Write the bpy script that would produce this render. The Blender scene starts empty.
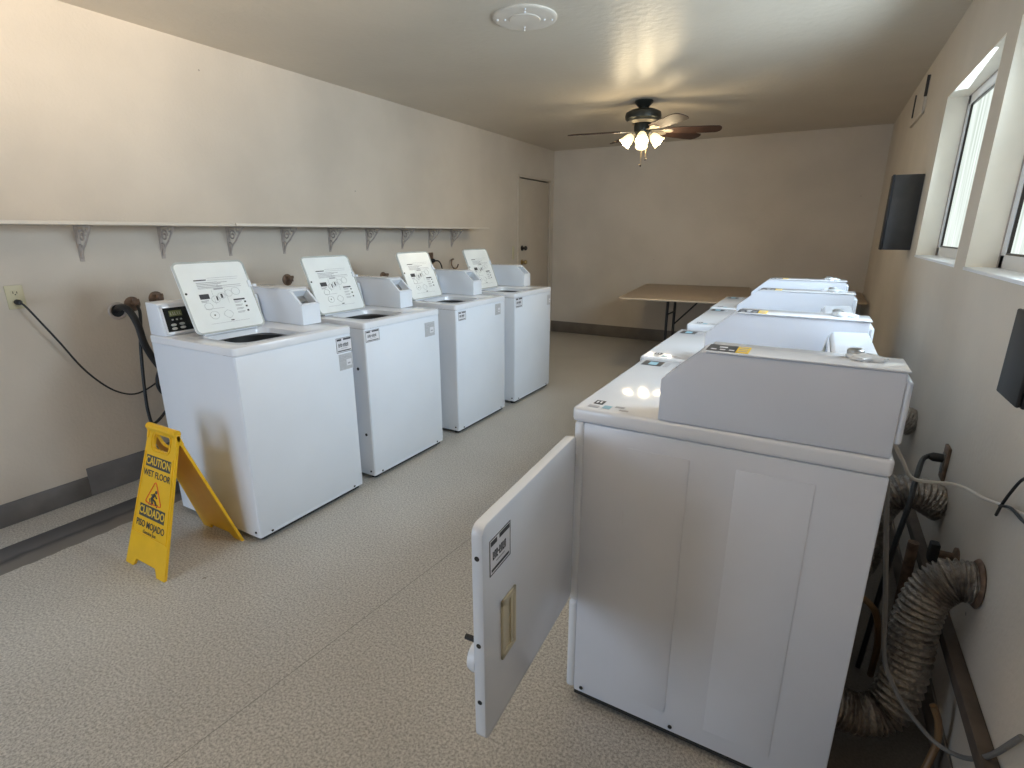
import bpy, bmesh, math, random
from mathutils import Vector, Matrix
random.seed(7)
PI = math.pi
SC = bpy.context.scene
COL = SC.collection

# ------------------------------------------------------------------ camera
cx, cy, cz, yaw, pitch, roll, foc = 3.4429, -0.7818, 1.4503, 0.5171, 0.2794, 0.0005, 527.05
F = Vector((-math.sin(yaw) * math.cos(pitch), math.cos(yaw) * math.cos(pitch), -math.sin(pitch)))
RT = Vector((math.cos(yaw), math.sin(yaw), 0))
UP = RT.cross(F)
cam_d = bpy.data.cameras.new('camera')
cam = bpy.data.objects.new('camera', cam_d)
COL.objects.link(cam)
m = Matrix((RT, UP, -F)).transposed().to_4x4()
m.translation = Vector((cx, cy, cz))
cam.matrix_world = m
cam_d.sensor_width = 36
cam_d.lens = foc / 1024 * 36
cam_d.clip_start = 0.02
SC.camera = cam

# ------------------------------------------------------------------ light
SC.view_settings.view_transform = 'Standard'
SC.view_settings.look = 'None'
SC.view_settings.gamma = 1
SC.view_settings.use_curve_mapping = False
SC.view_settings.exposure = 0.5
try:
    SC.cycles.use_denoising = True
    SC.cycles.max_bounces = 10
    SC.cycles.diffuse_bounces = 6
    SC.cycles.sample_clamp_indirect = 6
    SC.cycles.blur_glossy = 0.5
except Exception:
    pass
W = bpy.data.worlds.new('sky')
SC.world = W
W.use_nodes = True
W.node_tree.nodes['Background'].inputs[0].default_value = (0.62, 0.78, 1.0, 1)
W.node_tree.nodes['Background'].inputs[1].default_value = 0.35


def area(name, loc, direction, sx, sy, watts, col, spread=180):
    d = bpy.data.lights.new(name, 'AREA')
    d.shape = 'RECTANGLE'
    d.size = sx
    d.size_y = sy
    d.energy = watts
    d.color = col
    d.spread = math.radians(spread)
    o = bpy.data.objects.new(name, d)
    COL.objects.link(o)
    o.location = loc
    o.rotation_euler = Vector(direction).to_track_quat('-Z', 'Z').to_euler()
    return o


WARM = (1.0, 0.83, 0.62)
COOL = (0.70, 0.86, 1.0)
# warm fill through two added unseen windows, daylight from visible windows and the doorway
area('window_and_fill_light', (4.0, -0.05, 1.74), (-1, 0.14, 0.52), 1.0, 0.8, 12, WARM, 58)  # unseen window, added to brighten the upper left wall
area('window_and_fill_light', (4.0, -1.3, 1.74), (-1, 0.42, 0.50), 1.0, 0.8, 13, WARM, 58)  # second added window light, also tilted up at that wall
area('window_and_fill_light', (4.018, 1.305, 1.74), (-1, 0.12, -0.14), 0.98, 0.73, 26, COOL, 142)
area('window_and_fill_light', (4.018, 2.595, 1.74), (-1, 0.05, -0.14), 0.98, 0.73, 26, COOL, 142)
area('doorway_daylight', (0.8, -2.75, 1.1), (0.1, 1, -0.1), 1.3, 2.0, 22, (0.62, 0.79, 1.0), 150)

XR, YB, HC, YN = 3.927, 6.478, 2.552, -2.7


# ------------------------------------------------------------------ materials
def new_mat(name):
    mt = bpy.data.materials.new(name)
    mt.use_nodes = True
    nt = mt.node_tree
    b = nt.nodes['Principled BSDF']
    return mt, nt, b


def mat(name, col, rough=0.5, metal=0.0, noise=0.0, nscale=20, bump=0.0, bscale=60, emit=None, estr=0, coat=0.0):
    mt, nt, b = new_mat(name)
    b.inputs['Base Color'].default_value = (*col, 1)
    b.inputs['Roughness'].default_value = rough
    b.inputs['Metallic'].default_value = metal
    if coat:
        b.inputs['Coat Weight'].default_value = coat
        b.inputs['Coat Roughness'].default_value = 0.08
    tc = nt.nodes.new('ShaderNodeTexCoord')
    n = nt.nodes.new('ShaderNodeTexNoise')
    n.inputs['Scale'].default_value = nscale
    n.inputs['Detail'].default_value = 4
    nt.links.new(tc.outputs['Object'], n.inputs['Vector'])
    r = nt.nodes.new('ShaderNodeValToRGB')
    k = max(noise, 0.015)
    r.color_ramp.elements[0].position = 0.3
    r.color_ramp.elements[1].position = 0.7
    r.color_ramp.elements[0].color = (*[c * (1 - k) for c in col], 1)
    r.color_ramp.elements[1].color = (*[min(1, c * (1 + k * 0.5)) for c in col], 1)
    nt.links.new(n.outputs['Fac'], r.inputs['Fac'])
    nt.links.new(r.outputs['Color'], b.inputs['Base Color'])
    if bump:
        n2 = nt.nodes.new('ShaderNodeTexNoise')
        n2.inputs['Scale'].default_value = bscale
        n2.inputs['Detail'].default_value = 3
        nt.links.new(tc.outputs['Object'], n2.inputs['Vector'])
        bp = nt.nodes.new('ShaderNodeBump')
        bp.inputs['Strength'].default_value = bump
        bp.inputs['Distance'].default_value = 0.01
        nt.links.new(n2.outputs['Fac'], bp.inputs['Height'])
        nt.links.new(bp.outputs['Normal'], b.inputs['Normal'])
    if emit:
        b.inputs['Emission Color'].default_value = (*emit, 1)
        b.inputs['Emission Strength'].default_value = estr
    return mt


def wall_mat(name, col, rough=0.6, stain=0.10, bstr=0.25, bsc=55):
    mt, nt, b = new_mat(name)
    tc = nt.nodes.new('ShaderNodeTexCoord')
    big = nt.nodes.new('ShaderNodeTexNoise'); big.inputs['Scale'].default_value = 1.6; big.inputs['Detail'].default_value = 6
    nt.links.new(tc.outputs['Object'], big.inputs['Vector'])
    r = nt.nodes.new('ShaderNodeValToRGB')
    r.color_ramp.elements[0].position = 0.35; r.color_ramp.elements[1].position = 0.62
    r.color_ramp.elements[0].color = (*[c * (1 - stain) for c in col], 1)
    r.color_ramp.elements[1].color = (*col, 1)
    nt.links.new(big.outputs['Fac'], r.inputs['Fac'])
    # small scuffs and nail spots
    v = nt.nodes.new('ShaderNodeTexVoronoi'); v.inputs['Scale'].default_value = 3.1
    nt.links.new(tc.outputs['Object'], v.inputs['Vector'])
    lt = nt.nodes.new('ShaderNodeMath'); lt.operation = 'LESS_THAN'; lt.inputs[1].default_value = 0.018
    nt.links.new(v.outputs['Distance'], lt.inputs[0])
    mx = nt.nodes.new('ShaderNodeMix'); mx.data_type = 'RGBA'
    nt.links.new(lt.outputs[0], mx.inputs['Factor'])
    nt.links.new(r.outputs['Color'], mx.inputs['A'])
    mx.inputs['B'].default_value = (*[c * 0.5 for c in col], 1)
    nt.links.new(mx.outputs['Result'], b.inputs['Base Color'])
    b.inputs['Roughness'].default_value = rough
    n2 = nt.nodes.new('ShaderNodeTexNoise'); n2.inputs['Scale'].default_value = bsc; n2.inputs['Detail'].default_value = 4
    nt.links.new(tc.outputs['Object'], n2.inputs['Vector'])
    bp = nt.nodes.new('ShaderNodeBump'); bp.inputs['Strength'].default_value = bstr; bp.inputs['Distance'].default_value = 0.006
    nt.links.new(n2.outputs['Fac'], bp.inputs['Height'])
    nt.links.new(bp.outputs['Normal'], b.inputs['Normal'])
    return mt


WALLC = (0.62, 0.555, 0.475)
M = {}
M['wall'] = wall_mat('beige_wall_paint', WALLC, 0.62)
M['ceiling'] = wall_mat('semigloss_ceiling_paint', (0.60, 0.54, 0.45), 0.38, 0.06, 0.5, 24)
M['reveal'] = mat('cream_reveal_paint', (0.90, 0.845, 0.74), 0.6, noise=0.05, nscale=6)
M['door'] = mat('beige_door_paint', (0.52, 0.455, 0.375), 0.5, noise=0.04, nscale=4)
M['base'] = mat('brown_vinyl_cove_base', (0.17, 0.145, 0.12), 0.45, noise=0.25, nscale=5)
M['base_grey'] = mat('grey_vinyl_cove_base', (0.17, 0.165, 0.165), 0.5, noise=0.3, nscale=6)
M['white'] = mat('white_enamel', (0.76, 0.80, 0.86), 0.22, noise=0.03, nscale=3)
M['top'] = mat('glossy_white_enamel_top', (0.76, 0.78, 0.82), 0.09, noise=0.03, nscale=4)
M['side'] = mat('white_enamel_side', (0.70, 0.73, 0.80), 0.30, noise=0.04, nscale=2.5)
M['lid'] = mat('white_lid_enamel', (0.84, 0.87, 0.86), 0.28, noise=0.04, nscale=9)
M['rim'] = mat('grey_lid_rim', (0.50, 0.52, 0.50), 0.35, noise=0.1)
M['ink'] = mat('black_print', (0.045, 0.045, 0.05), 0.6)
M['ink_grey'] = mat('grey_print', (0.38, 0.38, 0.40), 0.6)
M['label'] = mat('white_label_paper', (0.70, 0.70, 0.73), 0.5)
M['label_grey'] = mat('grey_label_paper', (0.50, 0.51, 0.53), 0.5, noise=0.2, nscale=120)
M['print_light'] = mat('pale_line_print', (0.46, 0.48, 0.48), 0.6)
M['blue'] = mat('blue_label_ink', (0.22, 0.42, 0.52), 0.5)
M['display'] = mat('black_display_glass', (0.012, 0.014, 0.014), 0.12)
M['lcd'] = mat('dim_green_lcd', (0.17, 0.20, 0.08), 0.3)
M['button'] = mat('grey_buttons', (0.50, 0.52, 0.50), 0.4)
M['dark'] = mat('dark_gap', (0.02, 0.02, 0.02), 0.7)
M['black'] = mat('black_rubber', (0.012, 0.012, 0.013), 0.45)
M['steel'] = mat('grey_steel', (0.42, 0.42, 0.41), 0.32, 0.85, noise=0.1)
M['tub'] = mat('dark_steel_tub', (0.05, 0.05, 0.05), 0.4, 0.6)
M['yellow'] = mat('yellow_plastic', (0.80, 0.455, 0.008), 0.38, noise=0.06, nscale=12)
M['orange'] = mat('red_orange_print', (0.75, 0.12, 0.02), 0.5)
M['yellow_label'] = mat('yellow_label', (0.80, 0.52, 0.03), 0.5)
M['shelf'] = mat('beige_shelf_paint', (0.66, 0.60, 0.52), 0.55, noise=0.06, nscale=7)
M['bracket'] = mat('painted_cast_bracket', (0.46, 0.40, 0.36), 0.5, noise=0.15, nscale=40)
M['plate'] = mat('almond_wall_plate', (0.55, 0.50, 0.33), 0.4)
M['brass'] = mat('brass', (0.42, 0.30, 0.13), 0.3, 0.8)
M['bronze'] = mat('dark_bronze', (0.035, 0.03, 0.028), 0.35, 0.5)
M['rust'] = mat('rusty_pipe', (0.20, 0.13, 0.09), 0.6, 0.3, noise=0.5, nscale=40)
M['fan_metal'] = mat('dark_pewter_fan_metal', (0.035, 0.038, 0.034), 0.35, 0.6)
M['fan_silver'] = mat('pale_blade_iron', (0.62, 0.55, 0.45), 0.3, 0.6)
M['blade'] = mat('dark_walnut_blade', (0.045, 0.020, 0.013), 0.6, noise=0.4, nscale=10)
M['table'] = mat('tan_laminate', (0.36, 0.28, 0.205), 0.42, noise=0.06, nscale=5)
M['table_edge'] = mat('tan_edge_band', (0.50, 0.41, 0.31), 0.45)
M['cable_white'] = mat('white_cable', (0.62, 0.58, 0.53), 0.5)
M['cable_grey'] = mat('grey_cable', (0.16, 0.155, 0.15), 0.5)
M['hose_tan'] = mat('tan_hose', (0.20, 0.115, 0.05), 0.5)
M['wood'] = mat('dusty_wood_strip', (0.09, 0.068, 0.052), 0.7, noise=0.3, nscale=15)
M['box_black'] = mat('black_powder_coat', (0.010, 0.010, 0.012), 0.62)
M['box_grey'] = mat('dark_grey_powder_coat', (0.045, 0.043, 0.042), 0.38, noise=0.2, nscale=14)
M['beige_plastic'] = mat('aged_beige_plastic', (0.60, 0.54, 0.38), 0.4)
M['clear'] = mat('cloudy_clear_plastic', (0.72, 0.76, 0.80), 0.1, coat=0.5)
M['vinyl_white'] = mat('white_window_vinyl', (0.80, 0.81, 0.84), 0.4)
M['duct'] = mat('crinkled_foil', (0.40, 0.36, 0.32), 0.33, 0.85, noise=0.35, nscale=60, bump=0.9, bscale=90)
M['lamp'] = mat('lit_frosted_glass', (0.9, 0.85, 0.7), 0.4, emit=(1.0, 0.80, 0.42), estr=0.9)
M['hot'] = mat('bulb_end', (0.9, 0.85, 0.7), 0.4, emit=(1.0, 0.92, 0.72), estr=18)


def make_floor_mat():
    mt, nt, b = new_mat('speckled_vinyl_floor')
    L = nt.links
    N = lambda t: nt.nodes.new(t)
    tc = N('ShaderNodeTexCoord')
    n1 = N('ShaderNodeTexNoise'); n1.inputs['Scale'].default_value = 120; n1.inputs['Detail'].default_value = 2.5; n1.inputs['Roughness'].default_value = 0.75
    L.new(tc.outputs['Object'], n1.inputs['Vector'])
    r1 = N('ShaderNodeValToRGB')
    e = r1.color_ramp.elements
    e[0].position = 0.36; e[0].color = (0.30, 0.286, 0.262, 1)
    e[1].position = 0.64; e[1].color = (0.64, 0.615, 0.565, 1)
    x = r1.color_ramp.elements.new(0.5); x.color = (0.48, 0.457, 0.415, 1)
    L.new(n1.outputs['Fac'], r1.inputs['Fac'])
    n2 = N('ShaderNodeTexNoise'); n2.inputs['Scale'].default_value = 1.3; n2.inputs['Detail'].default_value = 5
    L.new(tc.outputs['Object'], n2.inputs['Vector'])
    r2 = N('ShaderNodeValToRGB'); r2.color_ramp.elements[0].position = 0.3; r2.color_ramp.elements[1].position = 0.7
    r2.color_ramp.elements[0].color = (0.86, 0.85, 0.84, 1); r2.color_ramp.elements[1].color = (1, 1, 1, 1)
    L.new(n2.outputs['Fac'], r2.inputs['Fac'])
    mul = N('ShaderNodeMix'); mul.data_type = 'RGBA'; mul.blend_type = 'MULTIPLY'; mul.inputs['Factor'].default_value = 1
    L.new(r1.outputs['Color'], mul.inputs['A']); L.new(r2.outputs['Color'], mul.inputs['B'])
    sep = N('ShaderNodeSeparateXYZ'); L.new(tc.outputs['Object'], sep.inputs[0])

    def mth(op, a, bb, clamp=False):
        k = N('ShaderNodeMath'); k.operation = op; k.use_clamp = clamp
        for i, q in enumerate((a, bb)):
            if q is None: continue
            if isinstance(q, (int, float)): k.inputs[i].default_value = q
            else: L.new(q, k.inputs[i])
        return k.outputs[0]
    # welded seam in the sheet
    ln = mth('SUBTRACT', sep.outputs['X'], mth('ADD', mth('MULTIPLY', sep.outputs['Y'], 0.07), 2.053))
    seam = mth('LESS_THAN', mth('ABSOLUTE', ln, None), 0.0016)
    seam = mth('MULTIPLY', seam, 0.7)
    mx = N('ShaderNodeMix'); mx.data_type = 'RGBA'
    L.new(seam, mx.inputs['Factor']); L.new(mul.outputs['Result'], mx.inputs['A']); mx.inputs['B'].default_value = (0.13, 0.12, 0.11, 1)
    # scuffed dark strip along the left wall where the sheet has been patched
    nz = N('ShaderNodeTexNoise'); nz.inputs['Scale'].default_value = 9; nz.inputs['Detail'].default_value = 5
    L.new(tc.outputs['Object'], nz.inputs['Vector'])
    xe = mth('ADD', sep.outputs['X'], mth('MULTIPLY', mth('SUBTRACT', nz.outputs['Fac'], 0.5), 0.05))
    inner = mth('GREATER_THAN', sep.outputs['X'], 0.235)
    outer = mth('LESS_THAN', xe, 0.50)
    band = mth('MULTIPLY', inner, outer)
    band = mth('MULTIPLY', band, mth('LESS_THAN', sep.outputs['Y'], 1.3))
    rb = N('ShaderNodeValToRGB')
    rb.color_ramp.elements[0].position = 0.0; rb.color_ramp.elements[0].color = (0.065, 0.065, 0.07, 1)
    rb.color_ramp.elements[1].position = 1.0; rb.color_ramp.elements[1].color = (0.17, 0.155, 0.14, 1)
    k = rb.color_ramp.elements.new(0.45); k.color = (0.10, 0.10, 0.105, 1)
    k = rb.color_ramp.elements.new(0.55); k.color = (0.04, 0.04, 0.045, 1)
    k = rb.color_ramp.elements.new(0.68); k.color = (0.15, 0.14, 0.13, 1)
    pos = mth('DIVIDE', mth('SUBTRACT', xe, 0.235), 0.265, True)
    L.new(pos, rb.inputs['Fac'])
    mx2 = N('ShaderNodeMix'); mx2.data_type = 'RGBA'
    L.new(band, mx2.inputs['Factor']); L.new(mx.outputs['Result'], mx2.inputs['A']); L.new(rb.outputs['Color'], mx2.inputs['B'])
    # small brown spots
    vs = N('ShaderNodeTexVoronoi'); vs.inputs['Scale'].default_value = 2.6; vs.inputs['Randomness'].default_value = 1.0
    dn = N('ShaderNodeVectorMath'); dn.operation = 'ADD'
    L.new(tc.outputs['Object'], dn.inputs[0])
    sc_ = N('ShaderNodeVectorMath'); sc_.operation = 'SCALE'; sc_.inputs['Scale'].default_value = 0.06
    L.new(nz.outputs['Color'], sc_.inputs[0]); L.new(sc_.outputs[0], dn.inputs[1]); L.new(dn.outputs[0], vs.inputs['Vector'])
    spot = mth('MULTIPLY', mth('LESS_THAN', vs.outputs['Distance'], 0.022), 0.6)
    mxs = N('ShaderNodeMix'); mxs.data_type = 'RGBA'
    L.new(spot, mxs.inputs['Factor']); L.new(mx2.outputs['Result'], mxs.inputs['A']); mxs.inputs['B'].default_value = (0.14, 0.09, 0.06, 1)
    mx2 = mxs
    # shade behind the dryers, painted as a dark brown floor strip
    rear_shade = mth('MULTIPLY', mth('GREATER_THAN', sep.outputs['X'], 3.60), 0.85)
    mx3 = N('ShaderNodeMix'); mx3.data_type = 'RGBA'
    L.new(rear_shade, mx3.inputs['Factor']); L.new(mx2.outputs['Result'], mx3.inputs['A']); mx3.inputs['B'].default_value = (0.09, 0.07, 0.055, 1)
    L.new(mx3.outputs['Result'], b.inputs['Base Color'])
    b.inputs['Roughness'].default_value = 0.42
    bp = N('ShaderNodeBump'); bp.inputs['Strength'].default_value = 0.03; bp.inputs['Distance'].default_value = 0.004
    L.new(n1.outputs['Fac'], bp.inputs['Height']); L.new(bp.outputs['Normal'], b.inputs['Normal'])
    return mt


M['floor'] = make_floor_mat()


def make_pane_mat():
    mt = bpy.data.materials.new('daylit_frosted_pane'); mt.use_nodes = True
    nt = mt.node_tree; nt.nodes.clear(); L = nt.links
    out = nt.nodes.new('ShaderNodeOutputMaterial')
    tc = nt.nodes.new('ShaderNodeTexCoord')
    mp = nt.nodes.new('ShaderNodeMapping'); mp.inputs['Scale'].default_value = (1, 9, 0.5)
    L.new(tc.outputs['Object'], mp.inputs['Vector'])
    n = nt.nodes.new('ShaderNodeTexNoise'); n.inputs['Scale'].default_value = 3.5; n.inputs['Detail'].default_value = 4
    L.new(mp.outputs['Vector'], n.inputs['Vector'])
    r = nt.nodes.new('ShaderNodeValToRGB')
    r.color_ramp.elements[0].position = 0.3; r.color_ramp.elements[0].color = (0.52, 0.60, 0.53, 1)
    r.color_ramp.elements[1].position = 0.7; r.color_ramp.elements[1].color = (0.88, 0.95, 0.92, 1)
    L.new(n.outputs['Fac'], r.inputs['Fac'])
    em = nt.nodes.new('ShaderNodeEmission'); em.inputs['Strength'].default_value = PANE
    L.new(r.outputs['Color'], em.inputs['Color'])
    gl = nt.nodes.new('ShaderNodeBsdfGlossy'); gl.inputs['Roughness'].default_value = 0.15; gl.inputs['Color'].default_value = (0.06, 0.06, 0.06, 1)
    ad = nt.nodes.new('ShaderNodeAddShader')
    L.new(em.outputs[0], ad.inputs[0]); L.new(gl.outputs[0], ad.inputs[1])
    L.new(ad.outputs[0], out.inputs['Surface'])
    return mt


PANE = 0.85
M['pane'] = make_pane_mat()


# ------------------------------------------------------------------ mesh helpers
class MB:
    """collects shapes and links them as ONE mesh object"""
    def __init__(s):
        s.bm = bmesh.new()
        s.mats = []
        s.cur = 0

    def use(s, mt):
        if mt not in s.mats: s.mats.append(mt)
        s.cur = s.mats.index(mt)
        return s

    def _tag(s, faces):
        for f in faces: f.material_index = s.cur

    def _merge(s, b2):
        me = bpy.data.meshes.new('tmp')
        for f in b2.faces: f.material_index = s.cur
        b2.to_mesh(me); b2.free()
        s.bm.from_mesh(me)
        bpy.data.meshes.remove(me)
        return s

    def box(s, x0, y0, z0, x1, y1, z1, bev=0.0, seg=2, mtx=None):
        b = bmesh.new()
        bmesh.ops.create_cube(b, size=1)
        for v in b.verts:
            v.co = Vector(((x0 + x1) / 2 + v.co.x * (x1 - x0), (y0 + y1) / 2 + v.co.y * (y1 - y0), (z0 + z1) / 2 + v.co.z * (z1 - z0)))
        if bev:
            bmesh.ops.bevel(b, geom=b.edges[:], offset=bev, segments=seg, profile=0.5, affect='EDGES', clamp_overlap=True)
        if mtx: bmesh.ops.transform(b, matrix=mtx, verts=b.verts)
        return s._merge(b)

    def prism(s, poly, axis, a, b_, bev=0.0, mtx=None):
        """poly: 2D outline; axis 'y': (x,z) outline extruded in y; 'x': (y,z); 'z': (x,y)"""
        b = bmesh.new()
        def P(u, v, w):
            return {'y': (u, w, v), 'x': (w, u, v), 'z': (u, v, w)}[axis]
        v0 = [b.verts.new(P(u, v, a)) for u, v in poly]
        v1 = [b.verts.new(P(u, v, b_)) for u, v in poly]
        b.faces.new(v0); b.faces.new(v1[::-1])
        n = len(poly)
        for i in range(n):
            b.faces.new((v0[i], v1[i], v1[(i + 1) % n], v0[(i + 1) % n]))
        bmesh.ops.recalc_face_normals(b, faces=b.faces)
        if bev:
            bmesh.ops.bevel(b, geom=b.edges[:], offset=bev, segments=2, profile=0.5, affect='EDGES', clamp_overlap=True)
        if mtx: bmesh.ops.transform(b, matrix=mtx, verts=b.verts)
        return s._merge(b)

    def lathe(s, prof, seg=24, mtx=None, cap=True):
        """prof: list of (r, z)"""
        b = bmesh.new()
        rings = []
        for r, z in prof:
            rings.append([b.verts.new((r * math.cos(2 * PI * i / seg), r * math.sin(2 * PI * i / seg), z)) for i in range(seg)])
        for k in range(len(rings) - 1):
            for i in range(seg):
                j = (i + 1) % seg
                b.faces.new((rings[k][i], rings[k][j], rings[k + 1][j], rings[k + 1][i]))
        if cap:
            b.faces.new(rings[0][::-1]); b.faces.new(rings[-1])
        bmesh.ops.recalc_face_normals(b, faces=b.faces)
        if mtx: bmesh.ops.transform(b, matrix=mtx, verts=b.verts)
        return s._merge(b)

    def cyl(s, p0, p1, r, seg=16, r2=None):
        p0, p1 = Vector(p0), Vector(p1)
        q = (p1 - p0).to_track_quat('Z', 'Y').to_matrix().to_4x4()
        q.translation = p0
        return s.lathe([(r, 0), (r if r2 is None else r2, (p1 - p0).length)], seg, q)

    def tube(s, pts, rad, seg=8, smooth=6, closed=False):
        P = spline(pts, smooth, closed) if smooth > 1 else [Vector(p) for p in pts]
        b = bmesh.new(); rings = []
        nrm = None
        n = len(P)
        for i, p in enumerate(P):
            if closed: t = (P[(i + 1) % n] - P[i - 1]).normalized()
            else: t = (P[min(i + 1, n - 1)] - P[max(i - 1, 0)]).normalized()
            if nrm is None:
                nrm = t.orthogonal().normalized()
            nrm = (nrm - t * nrm.dot(t))
            nrm = nrm.normalized() if nrm.length > 1e-6 else t.orthogonal().normalized()
            bn = t.cross(nrm)
            r = rad(i / (n - 1), i) if callable(rad) else rad
            rings.append([b.verts.new(p + (nrm * math.cos(2 * PI * k / seg) + bn * math.sin(2 * PI * k / seg)) * r) for k in range(seg)])
        for i in range(n if closed else n - 1):
            A, B = rings[i], rings[(i + 1) % n]
            for k in range(seg):
                j = (k + 1) % seg
                b.faces.new((A[k], A[j], B[j], B[k]))
        if not closed:
            b.faces.new(rings[0][::-1]); b.faces.new(rings[-1])
        bmesh.ops.recalc_face_normals(b, faces=b.faces)
        return s._merge(b)

    def build(s, name, material=None, parent=None, smooth=True, ang=35):
        me = bpy.data.meshes.new(name)
        s.bm.to_mesh(me); s.bm.free()
        if material is not None: me.materials.append(material)
        for mt in s.mats:
            me.materials.append(mt)
        if smooth:
            me.polygons.foreach_set('use_smooth', [True] * len(me.polygons))
            try: me.set_sharp_from_angle(angle=math.radians(ang))
            except Exception: pass
        o = bpy.data.objects.new(name, me)
        COL.objects.link(o)
        if parent: o.parent = parent
        return o


def spline(pts, k=6, closed=False):
    P = [Vector(p) for p in pts]; n = len(P); out = []
    rng = range(n if closed else n - 1)
    for i in rng:
        if closed: a, b, c, d = P[i - 1], P[i], P[(i + 1) % n], P[(i + 2) % n]
        else:
            b, c = P[i], P[i + 1]
            a = P[i - 1] if i > 0 else b * 2 - c
            d = P[i + 2] if i + 2 < n else c * 2 - b
        for j in range(k):
            t = j / k
            out.append(0.5 * ((2 * b) + (c - a) * t + (2 * a - 5 * b + 4 * c - d) * t * t + (3 * b - a - 3 * c + d) * t ** 3))
    if not closed: out.append(P[-1])
    return out


def rrect(w, h, r, seg=5, x0=0, y0=0):
    pts = []
    for cx_, cy_, a0 in ((w - r, h - r, 0), (r, h - r, 90), (r, r, 180), (w - r, r, 270)):
        for i in range(seg + 1):
            a = math.radians(a0 + 90 * i / seg)
            pts.append((x0 + cx_ + r * math.cos(a), y0 + cy_ + r * math.sin(a)))
    return pts


def tag(o, label=None, cat=None, group=None, kind=None):
    if label: o['label'] = label
    if cat: o['category'] = cat
    if group: o['group'] = group
    if kind: o['kind'] = kind
    return o


def empty(name, loc=(0, 0, 0), rz=0):
    o = bpy.data.objects.new(name, None)
    COL.objects.link(o)
    o.empty_display_size = 0.1
    o.location = loc
    o.rotation_euler = (0, 0, rz)
    return o


def copy_tree(o, parent=None):
    c = o.copy(); COL.objects.link(c)
    if parent: c.parent = parent
    for ch in list(KIDS.get(o.name, [])) or [x for x in bpy.data.objects if x.parent == o]:
        copy_tree(ch, c)
    return c


KIDS = {}


def text_mesh(body, size, mtx, mb, spacing=1.0, bold=0.0, sx=1.0):
    """adds lettering (lying in the local xy plane) to a mesh builder"""
    cu = bpy.data.curves.new('t', 'FONT')
    cu.body = body; cu.size = size; cu.align_x = 'CENTER'; cu.align_y = 'CENTER'
    cu.extrude = 0.0003; cu.offset = bold; cu.space_character = spacing; cu.resolution_u = 3
    o = bpy.data.objects.new('t', cu); COL.objects.link(o)
    bpy.context.view_layer.update()
    me = bpy.data.meshes.new_from_object(o.evaluated_get(bpy.context.evaluated_depsgraph_get()))
    me.transform(mtx @ Matrix.Diagonal((sx, 1, 1, 1)))
    b = bmesh.new(); b.from_mesh(me)
    mb._merge(b)
    bpy.data.objects.remove(o); bpy.data.meshes.remove(me); bpy.data.curves.remove(cu)


def struct(o):
    o['kind'] = 'structure'
    return o


# ------------------------------------------------------------------ room shell
T = 0.16
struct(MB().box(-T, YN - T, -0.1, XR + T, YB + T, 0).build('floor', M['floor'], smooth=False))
struct(MB().box(-T, YN - T, HC, XR + T, YB + T, HC + 0.12).build('ceiling', M['ceiling'], smooth=False))

# left wall with the doorway cut out
DY0, DY1, DZ = 5.448, 6.345, 2.13
wl = MB()
wl.box(-T, YN - T, 0, 0, DY0, HC).box(-T, DY1, 0, 0, YB, HC).box(-T, DY0, DZ, 0, DY1, HC)
struct(wl.build('wall_left', M['wall'], smooth=False))
struct(MB().box(-T, YB, 0, XR + T, YB + T, HC).build('wall_back', M['wall'], smooth=False))
# near wall behind the camera, with an open double doorway
wn = MB()
wn.box(-T, YN - T, 0, 0.1, YN, HC).box(1.5, YN - T, 0, XR + T, YN, HC).box(0.1, YN - T, 2.12, 1.5, YN, HC)
struct(wn.build('wall_near', M['wall'], smooth=False))
# right wall: two window openings in view, two unseen ones added for light
WZ0, WZ1 = 1.318, 2.158
WINS = [(2.04, 3.15), (0.75, 1.86), (-0.56, 0.55), (-1.86, -0.75)]
wr = MB()
wr.box(XR, YN, 0, XR + T, YB, WZ0).box(XR, YN, WZ1, XR + T, YB, HC)
ys = [YB] + [v for w in WINS for v in (w[1], w[0])] + [YN]
for i in range(0, len(ys), 2):
    wr.box(XR, ys[i + 1], WZ0, XR + T, ys[i], WZ1)
struct(wr.build('wall_right', M['wall'], smooth=False))


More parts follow.
